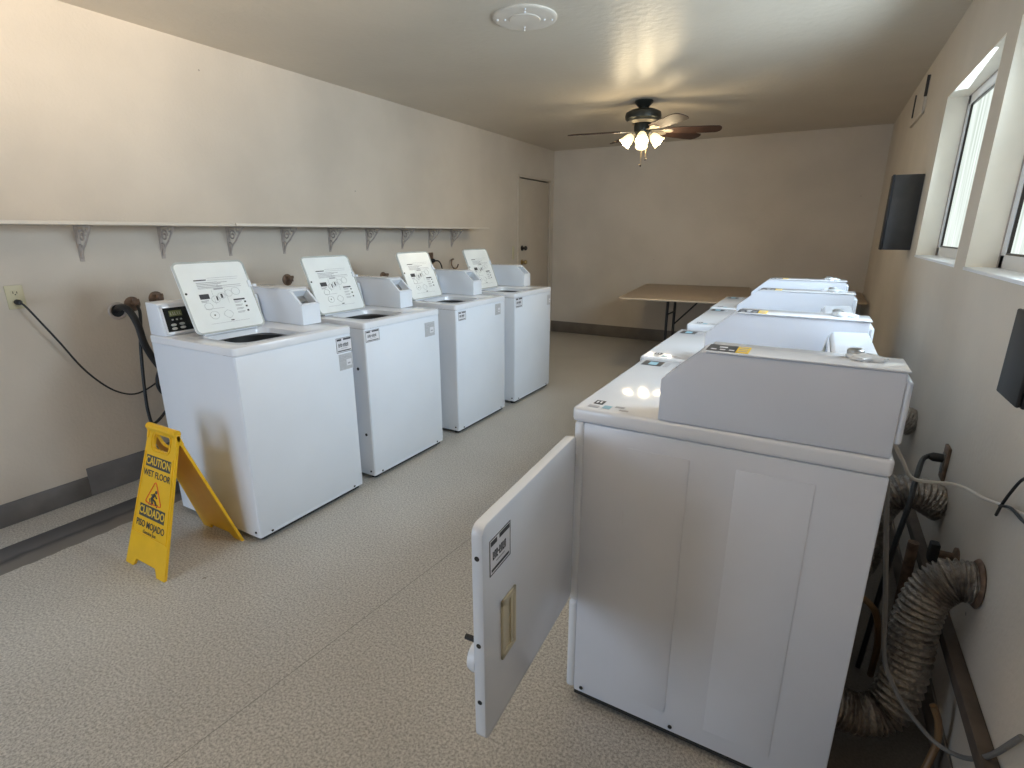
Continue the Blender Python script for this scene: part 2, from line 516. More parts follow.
def window(i, y0, y1):
    r = struct(empty('window_%d' % i, (XR, (y0 + y1) / 2, WZ0)))
    h = WZ1 - WZ0; w = y1 - y0; d = 0.095
    e = 0.006
    # painted reveal boards
    rv = MB()
    rv.box(0.0, -w / 2, 0, d, -w / 2 + e, h).box(0.0, w / 2 - e, 0, d, w / 2, h)
    rv.box(0.0, -w / 2, h - e, d, w / 2, h)
    rv.build('window_reveal', M['reveal'], r, smooth=False)
    MB().box(-0.004, -w / 2, -0.004, d, w / 2, 0.008, 0.002).build('window_sill', M['vinyl_white'], r)
    f = MB()
    fw = 0.055
    a, b = d, d + 0.030
    f.box(a, -w / 2, 0, b, -w / 2 + fw, h, 0.003).box(a, w / 2 - fw, 0, b, w / 2, h, 0.003)
    f.box(a, -w / 2, 0, b, w / 2, fw, 0.003).box(a, -w / 2, h - fw, b, w / 2, h, 0.003)
    f.build('window_frame', M['vinyl_white'], r)
    g = MB(); q = fw; s = 0.007
    a, b = d + 0.004, d + 0.020
    g.box(a, -w / 2 + q, q, b, -w / 2 + q + s, h - q).box(a, w / 2 - q - s, q, b, w / 2 - q, h - q)
    g.box(a, -w / 2 + q, q, b, w / 2 - q, q + s).box(a, -w / 2 + q, h - q - s, b, w / 2 - q, h - q)
    g.build('window_gasket', M['bronze'], r)
    g = MB(); a, b, s = d - 0.004, d, 0.004
    g.box(a, -w / 2 + 0.006, 0.008, b, -w / 2 + 0.006 + s, h - 0.006).box(a, w / 2 - 0.006 - s, 0.008, b, w / 2 - 0.006, h - 0.006)
    g.box(a, -w / 2 + 0.006, h - 0.006 - s, b, w / 2 - 0.006, h - 0.006)
    g.build('caulk_line', M['bracket'], r)
    MB().box(d + 0.014, -w / 2 + q, q, d + 0.020, w / 2 - q, h - q).build('window_pane', M['pane'], r, smooth=False)


window(1, *WINS[0]); window(2, *WINS[1])
for k in (2, 3):     # unseen openings added to let fill light in: frame only
    y0, y1 = WINS[k]
    r = struct(empty('window_%d' % (k + 1), (XR, (y0 + y1) / 2, WZ0)))
    w = y1 - y0; h = WZ1 - WZ0; f = MB()
    f.box(0.1, -w / 2, 0, 0.145, -w / 2 + 0.035, h).box(0.1, w / 2 - 0.035, 0, 0.145, w / 2, h)
    f.box(0.1, -w / 2, 0, 0.145, w / 2, 0.035).box(0.1, -w / 2, h - 0.035, 0.145, w / 2, h)
    f.build('window_frame', M['vinyl_white'], r)

# baseboards
bb = MB(); bb.box(0, 0.40, 0, 0.008, DY0 - 0.06, 0.17, 0.003).box(0, YN, 0, 0.008, 0.40, 0.115, 0.003)
bb.box(0, YN, 0.115, 0.004, 0.40, 0.122)
struct(bb.build('baseboard_left', M['base_grey']))
struct(MB().box(0, YB - 0.008, 0, XR, YB, 0.165, 0.003).build('baseboard_back', M['base']))
struct(MB().box(XR - 0.008, YN, 0, XR, YB, 0.11, 0.003).build('baseboard_right', M['base']))

# closed flush door in the left wall
d = struct(empty('door_1', (0, (DY0 + DY1) / 2, 0)))
hw = (DY1 - DY0) / 2
MB().box(-0.045, -hw + 0.006, 0.006, -0.006, hw - 0.006, DZ - 0.012, 0.002).build('door_leaf', M['door'], d)
j = MB()
j.box(-0.10, -hw - 0.03, 0, 0.012, -hw, DZ + 0.03, 0.003).box(-0.10, hw, 0, 0.012, hw + 0.03, DZ + 0.03, 0.003)
j.box(-0.10, -hw, DZ, 0.012, hw, DZ + 0.03, 0.003)
j.build('door_frame', M['door'], d)
MB().box(-0.06, -hw, 0, -0.05, hw, DZ).build('door_stop', M['dark'], d, smooth=False)
rot_x = Matrix.Rotation(PI / 2, 4, 'Y')
k = MB().lathe([(0.034, 0), (0.034, 0.008), (0.016, 0.014), (0.014, 0.035), (0.028, 0.048), (0.030, 0.062), (0.018, 0.074)], 18,
               Matrix.Translation((-0.006, -hw + 0.10, 1.255)) @ rot_x)
tag(k.build('deadbolt_knob', M['bronze'], d), 'dark round deadbolt knob')
k = MB().lathe([(0.034, 0), (0.034, 0.008), (0.014, 0.014), (0.014, 0.035), (0.027, 0.048), (0.029, 0.062), (0.018, 0.074)], 18,
               Matrix.Translation((-0.006, -hw + 0.10, 1.075)) @ rot_x)
tag(k.build('door_knob', M['brass'], d), 'brass door knob')
for z in (0.25, 1.1, 1.75):
    MB().cyl((0.006, hw - 0.004, z), (0.006, hw - 0.004, z + 0.09), 0.006, 10).build('hinge', M['door'], d)
# pale strike guard beside the door
o = MB().box(0, 5.275, 1.12, 0.006, 5.325, 1.285, 0.002).build('switch_plate', M['plate'])
tag(o, 'narrow tan plate on the left wall just before the closed door', 'wall plate')


# ------------------------------------------------------------------ washers
WD, WW, WH = 0.669, 0.683, 0.966
SL = math.radians(22)


def seg7(mb, x, y, z, mtx, h=0.01):
    pass


def make_coin_box(root, zt, x_front, x_back, y0, y1, dryer=False):
    prof = [(x_back, zt + 0.001), (x_front, zt + 0.001), (x_front, zt + 0.108), (x_front - 0.09, zt + 0.188), (x_back, zt + 0.188)]
    b = bmesh.new()
    v0 = [b.verts.new((x, y0, z)) for x, z in prof]
    v1 = [b.verts.new((x, y1, z)) for x, z in prof]
    b.faces.new(v0); b.faces.new(v1[::-1])
    faces = []
    for i in range(5):
        faces.append(b.faces.new((v0[i], v1[i], v1[(i + 1) % 5], v0[(i + 1) % 5])))
    bmesh.ops.recalc_face_normals(b, faces=b.faces)
    slope = faces[2]
    bmesh.ops.bevel(b, geom=[e for e in b.edges if slope not in e.link_faces], offset=0.004, segments=2, profile=0.5, affect='EDGES')
    slope = max(b.faces, key=lambda f: f.normal.dot(Vector((0.66, 0, 0.75))) * 10 + f.calc_area())
    bmesh.ops.inset_individual(b, faces=[slope], thickness=0.014, depth=0)
    n = slope.normal.copy()
    r = bmesh.ops.extrude_discrete_faces(b, faces=[slope])
    f = r['faces'][0]
    bmesh.ops.translate(b, verts=f.verts, vec=-n * 0.045)
    for q in b.faces: q.material_index = 0
    f.material_index = 1
    me = bpy.data.meshes.new('coin_box'); b.to_mesh(me); b.free()
    me.materials.append(M['side'] if dryer else M['white']); me.materials.append(M['steel'])
    me.polygons.foreach_set('use_smooth', [True] * len(me.polygons))
    me.set_sharp_from_angle(angle=math.radians(35))
    o = bpy.data.objects.new('coin_box', me); COL.objects.link(o); o.parent = root
    # slot cover floor and coin chute
    c = MB()
    ax = x_front - 0.045; az = zt + 0.148
    rot = Matrix.Translation((ax, (y0 + y1) / 2, az)) @ Matrix.Rotation(-math.atan2(0.08, 0.09) + PI / 2 - 0.0, 4, 'Y')
    c.box(-0.012, -0.02, -0.04, 0.012, 0.02, -0.028, 0.002, mtx=Matrix.Translation((ax, (y0 + y1) / 2, az)) @ Matrix.Rotation(math.atan2(0.09, 0.08), 4, 'Y'))
    c.build('coin_chute', M['steel'], o)
    lid = MB().box(x_back - 0.004, y0 - 0.003, zt + 0.1885, x_front - 0.10, y1 + 0.003, zt + 0.1925, 0.0015)
    lid.build('box_top', M['top'], o)
    return o


def make_control_panel(root, zt, xb, y0, y1):
    """xb: back x; slopes down to the front"""
    xf = xb + 0.100; xl = xb + 0.132
    cp = MB().prism([(xb, zt + 0.001), (xl, zt + 0.001), (xf, zt + 0.150), (xf - 0.006, zt + 0.156), (xb, zt + 0.160)], 'y', y0, y1, 0.003)
    o = cp.build('control_panel', M['white'], root)
    # sloped face frame
    a = Vector((xl, 0, zt + 0.001)); b = Vector((xf, 0, zt + 0.150))
    up = (b - a).normalized(); nrm = Vector((up.z, 0, -up.x))
    mt = Matrix(((0, up.x, nrm.x, a.x), (1, up.y, nrm.y, 0), (0, up.z, nrm.z, a.z), (0, 0, 0, 1)))
    fr = MB()
    L_ = 0.152; w0, w1 = y0 + 0.008, y0 + 0.008 + 0.30
    fr.box(w0, 0.006, 0.002, w0 + 0.010, L_ - 0.006, 0.006, 0.001, mtx=mt).box(w1 - 0.010, 0.006, 0.002, w1, L_ - 0.006, 0.006, 0.001, mtx=mt)
    fr.box(w0, 0.006, 0.002, w1, 0.018, 0.006, 0.001, mtx=mt).box(w0, L_ - 0.018, 0.002, w1, L_ - 0.006, 0.006, 0.001, mtx=mt)
    fr.build('display_frame', M['top'], o)
    d_ = MB(); d_.use(M['display']).box(w0 + 0.010, 0.018, 0.001, w1 - 0.010, L_ - 0.018, 0.0035, mtx=mt)
    d_.use(M['lcd']).box(w0 + 0.035, 0.092, 0.0036, w0 + 0.095, 0.120, 0.0042, mtx=mt)
    d_.use(M['button'])
    for kx, ky in ((0.055, 0.050), (0.095, 0.052), (0.055, 0.032), (0.095, 0.034)):
        d_.lathe([(0.0135, 0), (0.0135, 0.002), (0.010, 0.003)], 14, mt @ Matrix.Translation((w0 - 0.012 + kx, ky, 0.0035)) @ Matrix.Diagonal((1, 0.5, 1, 1)))
    d_.use(M['button'])
    for kx in (0.040, 0.060, 0.080):
        d_.box(w0 + kx, 0.072, 0.0036, w0 + kx + 0.009, 0.079, 0.0040, mtx=mt)
    for kx in (0.040, 0.052, 0.061, 0.073, 0.083):
        d_.box(w0 + kx, 0.098, 0.0043, w0 + kx + 0.003, 0.113, 0.0046, mtx=mt)
        d_.box(w0 + kx, 0.098, 0.0043, w0 + kx + 0.008, 0.100, 0.0046, mtx=mt)
    d_.bm.faces.ensure_lookup_table()
    o2 = d_.build('display', None, o)
    return o


def fix_slots(mb_obj, mats):
    mb_obj.data.materials.clear()
    for mm in mats: mb_obj.data.materials.append(mm)


def phone_sticker(root, mt, w=0.115, h=0.078, name='phone_sticker'):
    """mt maps local (x right, y up, z out) to the surface, origin lower-left"""
    s = MB(); s.use(M['label']).box(0, 0, 0, w, h, 0.0008, mtx=mt)
    s.use(M['ink'])
    t = 0.0022
    for a in ((0, 0, w, t), (0, h - t, w, h), (0, 0, t, h), (w - t, 0, w, h)):
        s.box(a[0], a[1], 0.0008, a[2], a[3], 0.0012, mtx=mt)
    s.box(w * .06, h * .80, .0008, w * .34, h * .93, .0012, mtx=mt)
    s.box(w * .46, h * .82, .0008, w * .95, h * .94, .0012, mtx=mt)
    x = w * .14
    for i, cw in enumerate((.085, .085, .085, .05, .085, .085, .085, .085)):
        if i == 3:
            s.box(x, h * .48, .0008, x + w * .04, h * .52, .0012, mtx=mt)
        else:
            s.box(x, h * .38, .0008, x + w * .025, h * .62, .0012, mtx=mt)
            s.box(x, h * (.58 if i % 2 else .38), .0008, x + w * .065, h * (.62 if i % 2 else .43), .0012, mtx=mt)
            s.box(x + w * .045, h * (.38 if i % 2 else .46), .0008, x + w * .065, h * .60, .0012, mtx=mt)
        x += cw * w
    s.use(M['ink_grey']).box(w * .3, h * .26, .0008, w * .7, h * .30, .0012, mtx=mt)
    s.use(M['ink']).box(w * .08, h * .08, .0008, w * .92, h * .15, .0012, mtx=mt)
    o = s.build(name, None, root, smooth=False)
    return o


def notice_sticker(root, mt, w=0.10, h=0.095, name='notice_sticker'):
    s = MB(); s.use(M['label_grey']).box(0, 0, 0, w, h, 0.0008, mtx=mt)
    s.use(M['label']).box(w * .52, h * .22, .0008, w * .88, h * .62, .0012, mtx=mt)
    s.use(M['ink_grey'])
    for i in range(9):
        s.box(w * .06, h * (.08 + .095 * i), .0008, w * (.46 if 2 < i < 6 else .9), h * (.10 + .095 * i), .0010, mtx=mt)
    s.box(w * .60, h * .32, .0012, w * .80, h * .42, .0014, mtx=mt)
    return s.build(name, None, root, smooth=False)


def front_mtx(x, y, z):
    """sticker frame on a face whose outside is +x, seen with +y to the right"""
    return Matrix(((0, 0, 1, x), (1, 0, 0, y), (0, 1, 0, z), (0, 0, 0, 1)))


def instruction_print(mt, root):
    w, h = 0.345, 0.36
    s = MB()
    def B(u0, v0, u1, v1): s.box(u0 * w, v0 * h, 0, u1 * w, v1 * h, 0.0005, mtx=mt)
    s.use(M['ink'])
    B(.22, .735, .40, .750)
    B(.22, .475, .36, .545)
    B(.70, .415, .88, .437)
    s.use(M['ink_grey'])
    B(.42, .765, .90, .768); B(.42, .735, .88, .738)
    for i in range(4): B(.24, .70 - i * .022, .55 + .05 * (i % 2), .708 - i * .022)
    B(.55, .695, .70, .702); B(.52, .645, .90, .651); B(.24, .620, .90, .624)
    B(.46, .595, .60, .615)
    B(.22, .445, .33, .455); B(.22, .430, .30, .437)
    B(.24, .330, .52, .334); B(.24, .12, .84, .123); B(.62, .39, .622, .60); B(.42, .39, .422, .60)
    for i in range(4): B(.70, .395 - i * .05, .82, .402 - i * .05); B(.70, .38 - i * .05, .80, .386 - i * .05)
    s.use(M['ink'])
    for i in range(3): B(.855, .37 - i * .065, .885, .395 - i * .065)
    B(.55, .135, .60, .150)
    s.use(M['print_light'])
    for (u, v, r, k) in ((.44, .46, .05, 14), (.54, .50, .045, 14), (.66, .53, .05, 5), (.34, .24, .055, 9), (.55, .235, .06, 4), (.78, .55, .055, 6), (.30, .37, .05, 7)):
        pts = [(u * w + r * w * 1.2 * math.cos(2 * PI * i / k), v * h + r * h * math.sin(2 * PI * i / k), 0.0004) for i in range(k)]
        pts = [tuple(mt @ Vector(p)) for p in pts]
        s.tube(pts, 0.0009, 4, 2, closed=True)
    s.use(M['ink'])
    B(.455, .44, .475, .50); B(.33, .23, .35, .25); B(.53, .47, .56, .53)
    o = s.build('printed_instructions', None, root, smooth=False)
    return o


def make_washer():
    r = empty('washing_machine')
    X, Y = WD / 2, WW / 2
    c = MB()
    b = bmesh.new()
    bmesh.ops.create_cube(b, size=1)
    for v in b.verts:
        v.co = Vector((v.co.x * (WD - 0.008), v.co.y * (WW - 0.006), 0.478 + v.co.z * 0.900))
    b.faces.ensure_lookup_table()
    top_f = max(b.faces, key=lambda f: f.calc_center_median().z)
    bmesh.ops.delete(b, geom=[top_f], context='FACES_ONLY')
    bmesh.ops.bevel(b, geom=[e for e in b.edges if abs(e.verts[0].co.z - e.verts[1].co.z) > 0.1], offset=0.008, segments=3, profile=0.5, affect='EDGES')
    c._merge(b)
    cab = c.build('cabinet', M['white'], r)
    MB().box(X - 0.0045, -Y + 0.008, 0.045, X - 0.002, Y - 0.008, 0.922, 0.001).build('front_panel', M['white'], r)
    MB().box(X - 0.03, -Y + 0.03, 0.012, X - 0.012, Y - 0.03, 0.03).build('toe_kick', M['dark'], r, smooth=False)
    sc = MB()
    for y in (-Y + 0.07, Y - 0.07):
        MB().lathe([(0.006, 0), (0.006, 0.003)], 10, Matrix.Translation((X - 0.004, y, 0.040)) @ rot_x).build('screw', M['dark'], r)
    sc.lathe([(0.006, 0), (0.006, 0.003)], 10, Matrix.Translation((X - 0.03, -Y + 0.001, 0.055)) @ Matrix.Rotation(PI / 2, 4, 'X'))
    sc.build('screw', M['dark'], r); sc = MB()
    sc.bm.free()
    # top deck with a rounded opening
    b = bmesh.new()
    n_seg = 5
    ox0, ox1, oy0, oy1 = X - 0.395, X - 0.075, -Y + 0.095, -Y + 0.445
    outer = rrect(WD + 0.006, WW, 0.018, n_seg, -X - 0.003, -Y)
    inner = rrect(ox1 - ox0, oy1 - oy0, 0.07, n_seg, ox0, oy0)
    zt, zb = WH, WH - 0.036
    bev = 0.007
    def ring(pts, z): return [b.verts.new((x, y, z)) for x, y in pts]
    cxo, cyo = 0, 0
    def shrink(pts, e):
        mx_ = sum(p[0] for p in pts) / len(pts); my_ = sum(p[1] for p in pts) / len(pts)
        return [(x - e * (1 if x > mx_ else -1), y - e * (1 if y > my_ else -1)) for x, y in pts]
    rings = [ring(shrink(outer, 0.03), zb), ring(outer, zb), ring(outer, zt - bev), ring(shrink(outer, bev * 0.3), zt - bev * 0.3), ring(shrink(outer, bev), zt),
             ring(shrink(inner, -0.006), zt), ring(inner, zt - 0.004), ring(shrink(inner, 0.004), zt - 0.030)]
    for A, B_ in zip(rings, rings[1:]):
        n = len(A)
        for i in range(n):
            b.faces.new((A[i], A[(i + 1) % n], B_[(i + 1) % n], B_[i]))
    bmesh.ops.recalc_face_normals(b, faces=b.faces)
    me = bpy.data.meshes.new('top_panel'); b.to_mesh(me); b.free(); me.materials.append(M['top'])
    me.polygons.foreach_set('use_smooth', [True] * len(me.polygons)); me.set_sharp_from_angle(angle=math.radians(40))
    tp = bpy.data.objects.new('top_panel', me); COL.objects.link(tp); tp.parent = r
    # tub mouth below the opening
    t = MB(); ctr = ((ox0 + ox1) / 2, (oy0 + oy1) / 2)
    t.use(M['tub']).lathe([(0.03, -0.30), (0.150, -0.30), (0.150, -0.002)], 36, Matrix.Translation((ctr[0], ctr[1], zt - 0.029)), cap=False)
    t.box(ctr[0] - 0.05, ctr[1] - 0.05, zt - 0.335, ctr[0] + 0.05, ctr[1] + 0.05, zt - 0.325)
    t.use(M['black']).lathe([(0.240, 0.0), (0.152, 0.0), (0.150, -0.012)], 36, Matrix.Translation((ctr[0], ctr[1], zt - 0.031)), cap=False)
    t.build('tub_mouth', None, r)
    MB().box(X - 0.045, -Y + 0.09, zt + 0.0002, X - 0.033, -Y + 0.20, zt + 0.0012).build('deck_label', M['label_grey'], r, smooth=False)
    # open lid leaning back
    hx, hy = X - 0.385, -Y + 0.080
    up = Vector((-math.sin(SL), 0, math.cos(SL))); nn = Vector((math.cos(SL), 0, math.sin(SL)))
    mt = Matrix(((0, up.x, nn.x, hx), (1, 0, 0, hy), (0, up.z, nn.z, zt + 0.010), (0, 0, 0, 1)))
    lid = MB().prism(rrect(0.368, 0.362, 0.028, 6), 'z', -0.010, 0.0, 0.0, mtx=mt)
    lo = lid.build('lid', M['lid'], r)
    rim = MB()
    pts = [tuple(mt @ Vector((x, y, -0.001))) for x, y in rrect(0.368 - 0.006, 0.362 - 0.006, 0.026, 6, 0.003, 0.003)]
    rim.tube(pts, 0.0052, 6, 1, closed=True)
    rim.build('lid_rim', M['rim'], lo)
    lt = MB().lathe([(0.0055, 0), (0.0055, 0.002)], 12, mt @ Matrix.Translation((0.018, 0.205, 0.0)))
    lt.build('bumper_hole', M['dark'], lo)
    MB().box(0.363, 0.215, -0.010, 0.352, 0.245, 0.008, 0.003, mtx=mt).build('lid_latch', M['white'], lo)
    instruction_print(mt @ Matrix.Translation((0, 0, 0.0004)), lo)
    hg = MB().cyl((hx - 0.004, hy + 0.03, zt + 0.006), (hx - 0.004, hy + 0.315, zt + 0.006), 0.006, 10)
    hg.build('lid_hinge', M['white'], r)
    make_control_panel(r, zt, -X, -Y + 0.010, Y - 0.135)
    cb = make_coin_box(r, zt, X - 0.218, -X - 0.01, Y - 0.128, Y - 0.006)
    MB().lathe([(0.012, 0), (0.012, 0.010), (0.008, 0.014)], 14, Matrix.Translation((-X + 0.04, Y - 0.105, zt + 0.192))).build('top_stud', M['white'], cb)
    ft = []
    for sx in (-1, 1):
        for sy in (-1, 1):
            MB().lathe([(0.022, 0), (0.022, 0.012), (0.012, 0.016), (0.010, 0.030)], 14, Matrix.Translation((sx * (X - 0.05), sy * (Y - 0.05), 0.0))).build('foot', M['black'], r)
    return r


WASH = [  # y0, dx, rot
    (0.564, 0.000, 0.000), (1.349, -0.002, 0.009), (2.219, 0.001, -0.019 * 0 - 0.0), (3.053, 0.012, 0.007)]
XF = 1.283
LBL = ['white top-load washer nearest the yellow floor sign, black cables behind it',
       'white top-load washer second from the floor sign, two dark screws on its near side',
       'white top-load washer third from the floor sign, between two others in the wall row',
       'white top-load washer at the far end of the left row, nearest the beige door']
proto = make_washer()
# label placements differ from machine to machine
allw = [proto]
for i in range(1, 4): allw.append(copy_tree(proto))
for i, (y0, dx, rz) in enumerate(WASH):
    o = allw[i]
    o.location = (XF + dx - WD / 2, y0 + WW / 2, 0)
    o.rotation_euler = (0, 0, -rz if i else 0)
    tag(o, LBL[i], 'washing machine', 'open top-load washers along the left wall')
for i, zz, dx_ in ((1, 0.692, 0.072), (1, 0.289, 0.048)):
    MB().lathe([(0.009, 0), (0.009, 0.003)], 12, Matrix.Translation((WD / 2 - dx_, -WW / 2 + 0.0035, zz)) @ Matrix.Rotation(PI / 2, 4, 'X')).build('screw', M['dark'], allw[i])
for i, dy in ((1, -0.042), (2, -0.078), (3, -0.078)):
    for ch in allw[i].children:
        if ch.name.split('.')[0] in ('lid', 'lid_hinge'): ch.location.y += dy
xs = WD / 2 - 0.0018
def ly(y, i): return y - (WASH[i][0] + WW / 2)
phone_sticker(allw[0], front_mtx(xs, ly(1.137, 0), 0.832), 0.108, 0.080)
notice_sticker(allw[0], front_mtx(xs, ly(1.148, 0), 0.735), 0.096, 0.088)
phone_sticker(allw[1], front_mtx(xs, ly(1.360, 1), 0.852), 0.108, 0.066)
notice_sticker(allw[1], front_mtx(xs, ly(1.880, 1), 0.797), 0.100, 0.092)
phone_sticker(allw[2], front_mtx(xs, ly(2.252, 2), 0.850), 0.092, 0.062)
notice_sticker(allw[2], front_mtx(xs, ly(2.750, 2), 0.826), 0.082, 0.086)
phone_sticker(allw[3], front_mtx(xs, ly(3.067, 3), 0.846), 0.112, 0.080)
notice_sticker(allw[3], front_mtx(xs, ly(3.655, 3), 0.804), 0.072, 0.092)

# ------------------------------------------------------------------ dryers (face the washers)
DD, DH = 0.724, 0.991


def make_dryer(open_door=False):
    r = empty('tumble_dryer')
    X, Y = DD / 2, WW / 2        # local +x is the front, coin box on the +y side
    c = MB()
    c.box(-X, -Y + 0.003, 0.034, X - 0.028, Y - 0.003, 0.948, 0.005, 2)
    # embossed side panels on both flanks
    for s in (1, -1):
        for a, w in ((0.155, 0.160), (0.425, 0.168)):
            x1 = X - a; x0 = x1 - w
            yy = s * (Y - 0.003)
            c.box(x0, min(yy, yy + s * 0.0022), 0.095, x1, max(yy, yy + s * 0.0022), 0.900, 0.0018, 2)
    c.build('cabinet', M['side'], r)
    f = MB()
    f.box(X - 0.029, -Y + 0.001, 0.370, X - 0.001, Y - 0.001, 0.948, 0.008, 3)
    f.build('front_panel', M['white'], r)
    MB().box(X - 0.029, -Y + 0.001, 0.040, X - 0.001, Y - 0.001, 0.364, 0.010, 3).build('toe_panel', M['white'], r)
    MB().box(-X + 0.004, -Y - 0.001 + 0.006, 0.020, X - 0.03, Y - 0.006, 0.045).build('base_rail', M['dark'], r, smooth=False)
    top = MB().box(-X - 0.004, -Y, 0.948, X + 0.006, Y, DH, 0.011, 4)
    top.build('top_panel', M['top'], r)
    for x in (X - 0.055, X - 0.335):
        MB().lathe([(0.006, 0), (0.006, 0.0025)], 10, Matrix.Translation((x, Y - 0.001, 0.055)) @ Matrix.Rotation(-PI / 2, 4, 'X')).build('screw', M['dark'], r)
    for sx in (-1, 1):
        for sy in (-1, 1):
            MB().lathe([(0.022, 0), (0.022, 0.012), (0.012, 0.016), (0.010, 0.036)], 14, Matrix.Translation((sx * (X - 0.06), sy * (Y - 0.05), 0.0))).build('foot', M['black'], r)
    # control panel and coin box on the top
    make_control_panel(r, DH, -X + 0.030, -Y + 0.012, Y - 0.135)
    cb = make_coin_box(r, DH, X - 0.227, -X + 0.006, Y - 0.124, Y - 0.003, True)
    MB().box(-X - 0.008, Y - 0.118, DH + 0.030, -X + 0.008, Y - 0.008, DH + 0.170, 0.010, 3).build('rear_cover', M['white'], cb)
    # price strip on top of the coin box
    s = MB(); z = DH + 0.1926
    s.use(M['ink']).box(X - 0.390, Y - 0.085, z, X - 0.325, Y - 0.010, z + 0.0008)
    s.use(M['yellow_label']).box(X - 0.418, Y - 0.085, z, X - 0.390, Y - 0.010, z + 0.0008)
    s.use(M['label'])
    s.box(X - 0.368, Y - 0.064, z + 0.0008, X - 0.350, Y - 0.050, z + 0.0011)
    for q in range(3): s.box(X - 0.386 + q * 0.020, Y - 0.034, z + 0.0008, X - 0.374 + q * 0.020, Y - 0.024, z + 0.0011)
    s.use(M['ink_grey'])
    for q in range(3): s.box(X - 0.414, Y - 0.075 + q * 0.022, z + 0.0008, X - 0.394, Y - 0.068 + q * 0.022, z + 0.0011)
    s.build('price_strip', None, cb, smooth=False)
    # cloudy plastic blob with a lock at the rear of the coin box
    k = MB()
    b = bmesh.new(); bmesh.ops.create_icosphere(b, subdivisions=3, radius=1)
    for v in b.verts:
        v.co = Vector((v.co.x * (0.036 + 0.008 * math.sin(7 * v.co.y + 3 * v.co.x)), v.co.y * (0.026 + 0.006 * math.sin(6 * v.co.x)), v.co.z * 0.010 + 0.002 * math.sin(9 * v.co.x + 5 * v.co.y)))
    bmesh.ops.translate(b, verts=b.verts, vec=(-X + 0.075, Y - 0.075, DH + 0.196))
    k._merge(b)
    k.build('lock_cover', M['clear'], cb)
    MB().lathe([(0.017, 0), (0.017, 0.012), (0.013, 0.015)], 18, Matrix.Translation((-X + 0.095, Y - 0.098, DH + 0.196))).build('lock', M['steel'], cb)
    # two label groups on the top panel
    s = MB(); z = DH + 0.0004
    s.use(M['ink']).box(X - 0.088, -Y + 0.045, z, X - 0.018, -Y + 0.115, z + 0.0006)
    s.use(M['blue']).box(X - 0.070, -Y + 0.060, z + 0.0006, X - 0.040, -Y + 0.105, z + 0.0010)
    s.use(M['ink_grey'])
    for q in range(4): s.box(X - 0.112, -Y + 0.050 + q * 0.017, z, X - 0.095, -Y + 0.060 + q * 0.017, z + 0.0006)
    s.build('upper_top_sticker', None, r, smooth=False)
    s = MB()
    s.use(M['ink_grey']).box(X - 0.060, Y - 0.038, z, X - 0.030, Y - 0.020, z + 0.0006)
    s.use(M['ink']).box(X - 0.062, Y - 0.085, z, X - 0.035, Y - 0.052, z + 0.0006)
    s.use(M['label']).box(X - 0.055, Y - 0.078, z + 0.0006, X - 0.050, Y - 0.060, z + 0.001).box(X - 0.045, Y - 0.078, z + 0.0006, X - 0.040, Y - 0.060, z + 0.001)
    s.use(M['blue']).box(X - 0.092, Y - 0.050, z, X - 0.070, Y - 0.022, z + 0.0006)
    s.use(M['ink_grey']).box(X - 0.125, Y - 0.058, z, X - 0.100, Y - 0.046, z + 0.0006).box(X - 0.142, Y - 0.034, z, X - 0.118, Y - 0.024, z + 0.0006)
    s.build('lower_top_sticker', None, r, smooth=False)
    # door, hinged on the coin-box side
    w, h, t = 0.538, 0.525, 0.026
    dz0 = 0.388
    ang = math.radians(183.6) if open_door else 0.0
    # door frame: u along the width from the hinge, v up, n outward (outer face)
    base = Vector((X + 0.014, Y + 0.003, dz0)) if open_door else Vector((X + 0.004, Y - 0.008, dz0))
    udir = Vector((math.sin(ang), -math.cos(ang), 0))
    ndir = Vector((math.cos(ang), math.sin(ang), 0))
    mt = Matrix(((udir.x, 0, ndir.x, base.x), (udir.y, 0, ndir.y, base.y), (0, 1, 0, base.z), (0, 0, 0, 1)))
    dm = MB().prism(rrect(w, h, 0.022, 5, 0.004, 0), 'z', 0.0, t, 0.004, mtx=mt)
    do = dm.build('door', M['white'], r)
    # inner liner and round plug on the inside
    ln = MB().prism(rrect(w - 0.12, h - 0.12, 0.09, 6, 0.06, 0.06), 'z', -0.0005 - (0.022 if open_door else 0.0), 0.0, 0.0, mtx=mt)
    if open_door:
        ln.build('door_liner', M['white'], do)
        MB().lathe([(0.034, 0), (0.034, 0.010), (0.030, 0.020), (0.018, 0.026)], 24, mt @ Matrix.Translation((w - 0.03, 0.19, 0)) @ Matrix.Rotation(PI, 4, 'X')).build('round_plug', M['white'], do)
        MB().lathe([(0.006, 0), (0.006, 0.022)], 10, mt @ Matrix.Translation((w - 0.004, 0.255, 0)) @ Matrix.Rotation(PI, 4, 'X')).build('latch_pin', M['black'], do)
    else:
        ln.bm.free()
    # recessed beige pull
    hn = MB()
    u0, v0 = w - 0.135, 0.160
    hn.use(M['beige_plastic'])
    for a in ((0, 0, 0.012, 0.15), (0.055, 0, 0.067, 0.15), (0, 0, 0.067, 0.014), (0, 0.136, 0.067, 0.15)):
        hn.box(u0 + a[0], v0 + a[1], t, u0 + a[2], v0 + a[3], t + 0.006, 0.002, mtx=mt)
    hn.box(u0 + 0.012, v0 + 0.014, t, u0 + 0.055, v0 + 0.136, t + 0.0015, mtx=mt)
    hn.box(u0 + 0.012, v0 + 0.014, t + 0.0015, u0 + 0.026, v0 + 0.136, t + 0.005, 0.002, mtx=mt)
    tag(hn.build('door_handle', None, do), 'beige recessed pull')
    # sticker reads correctly from outside: x runs towards the hinge
    smt = mt @ Matrix.Translation((w - 0.018, 0.405, t + 0.0002)) @ Matrix.Rotation(PI, 4, 'Y')
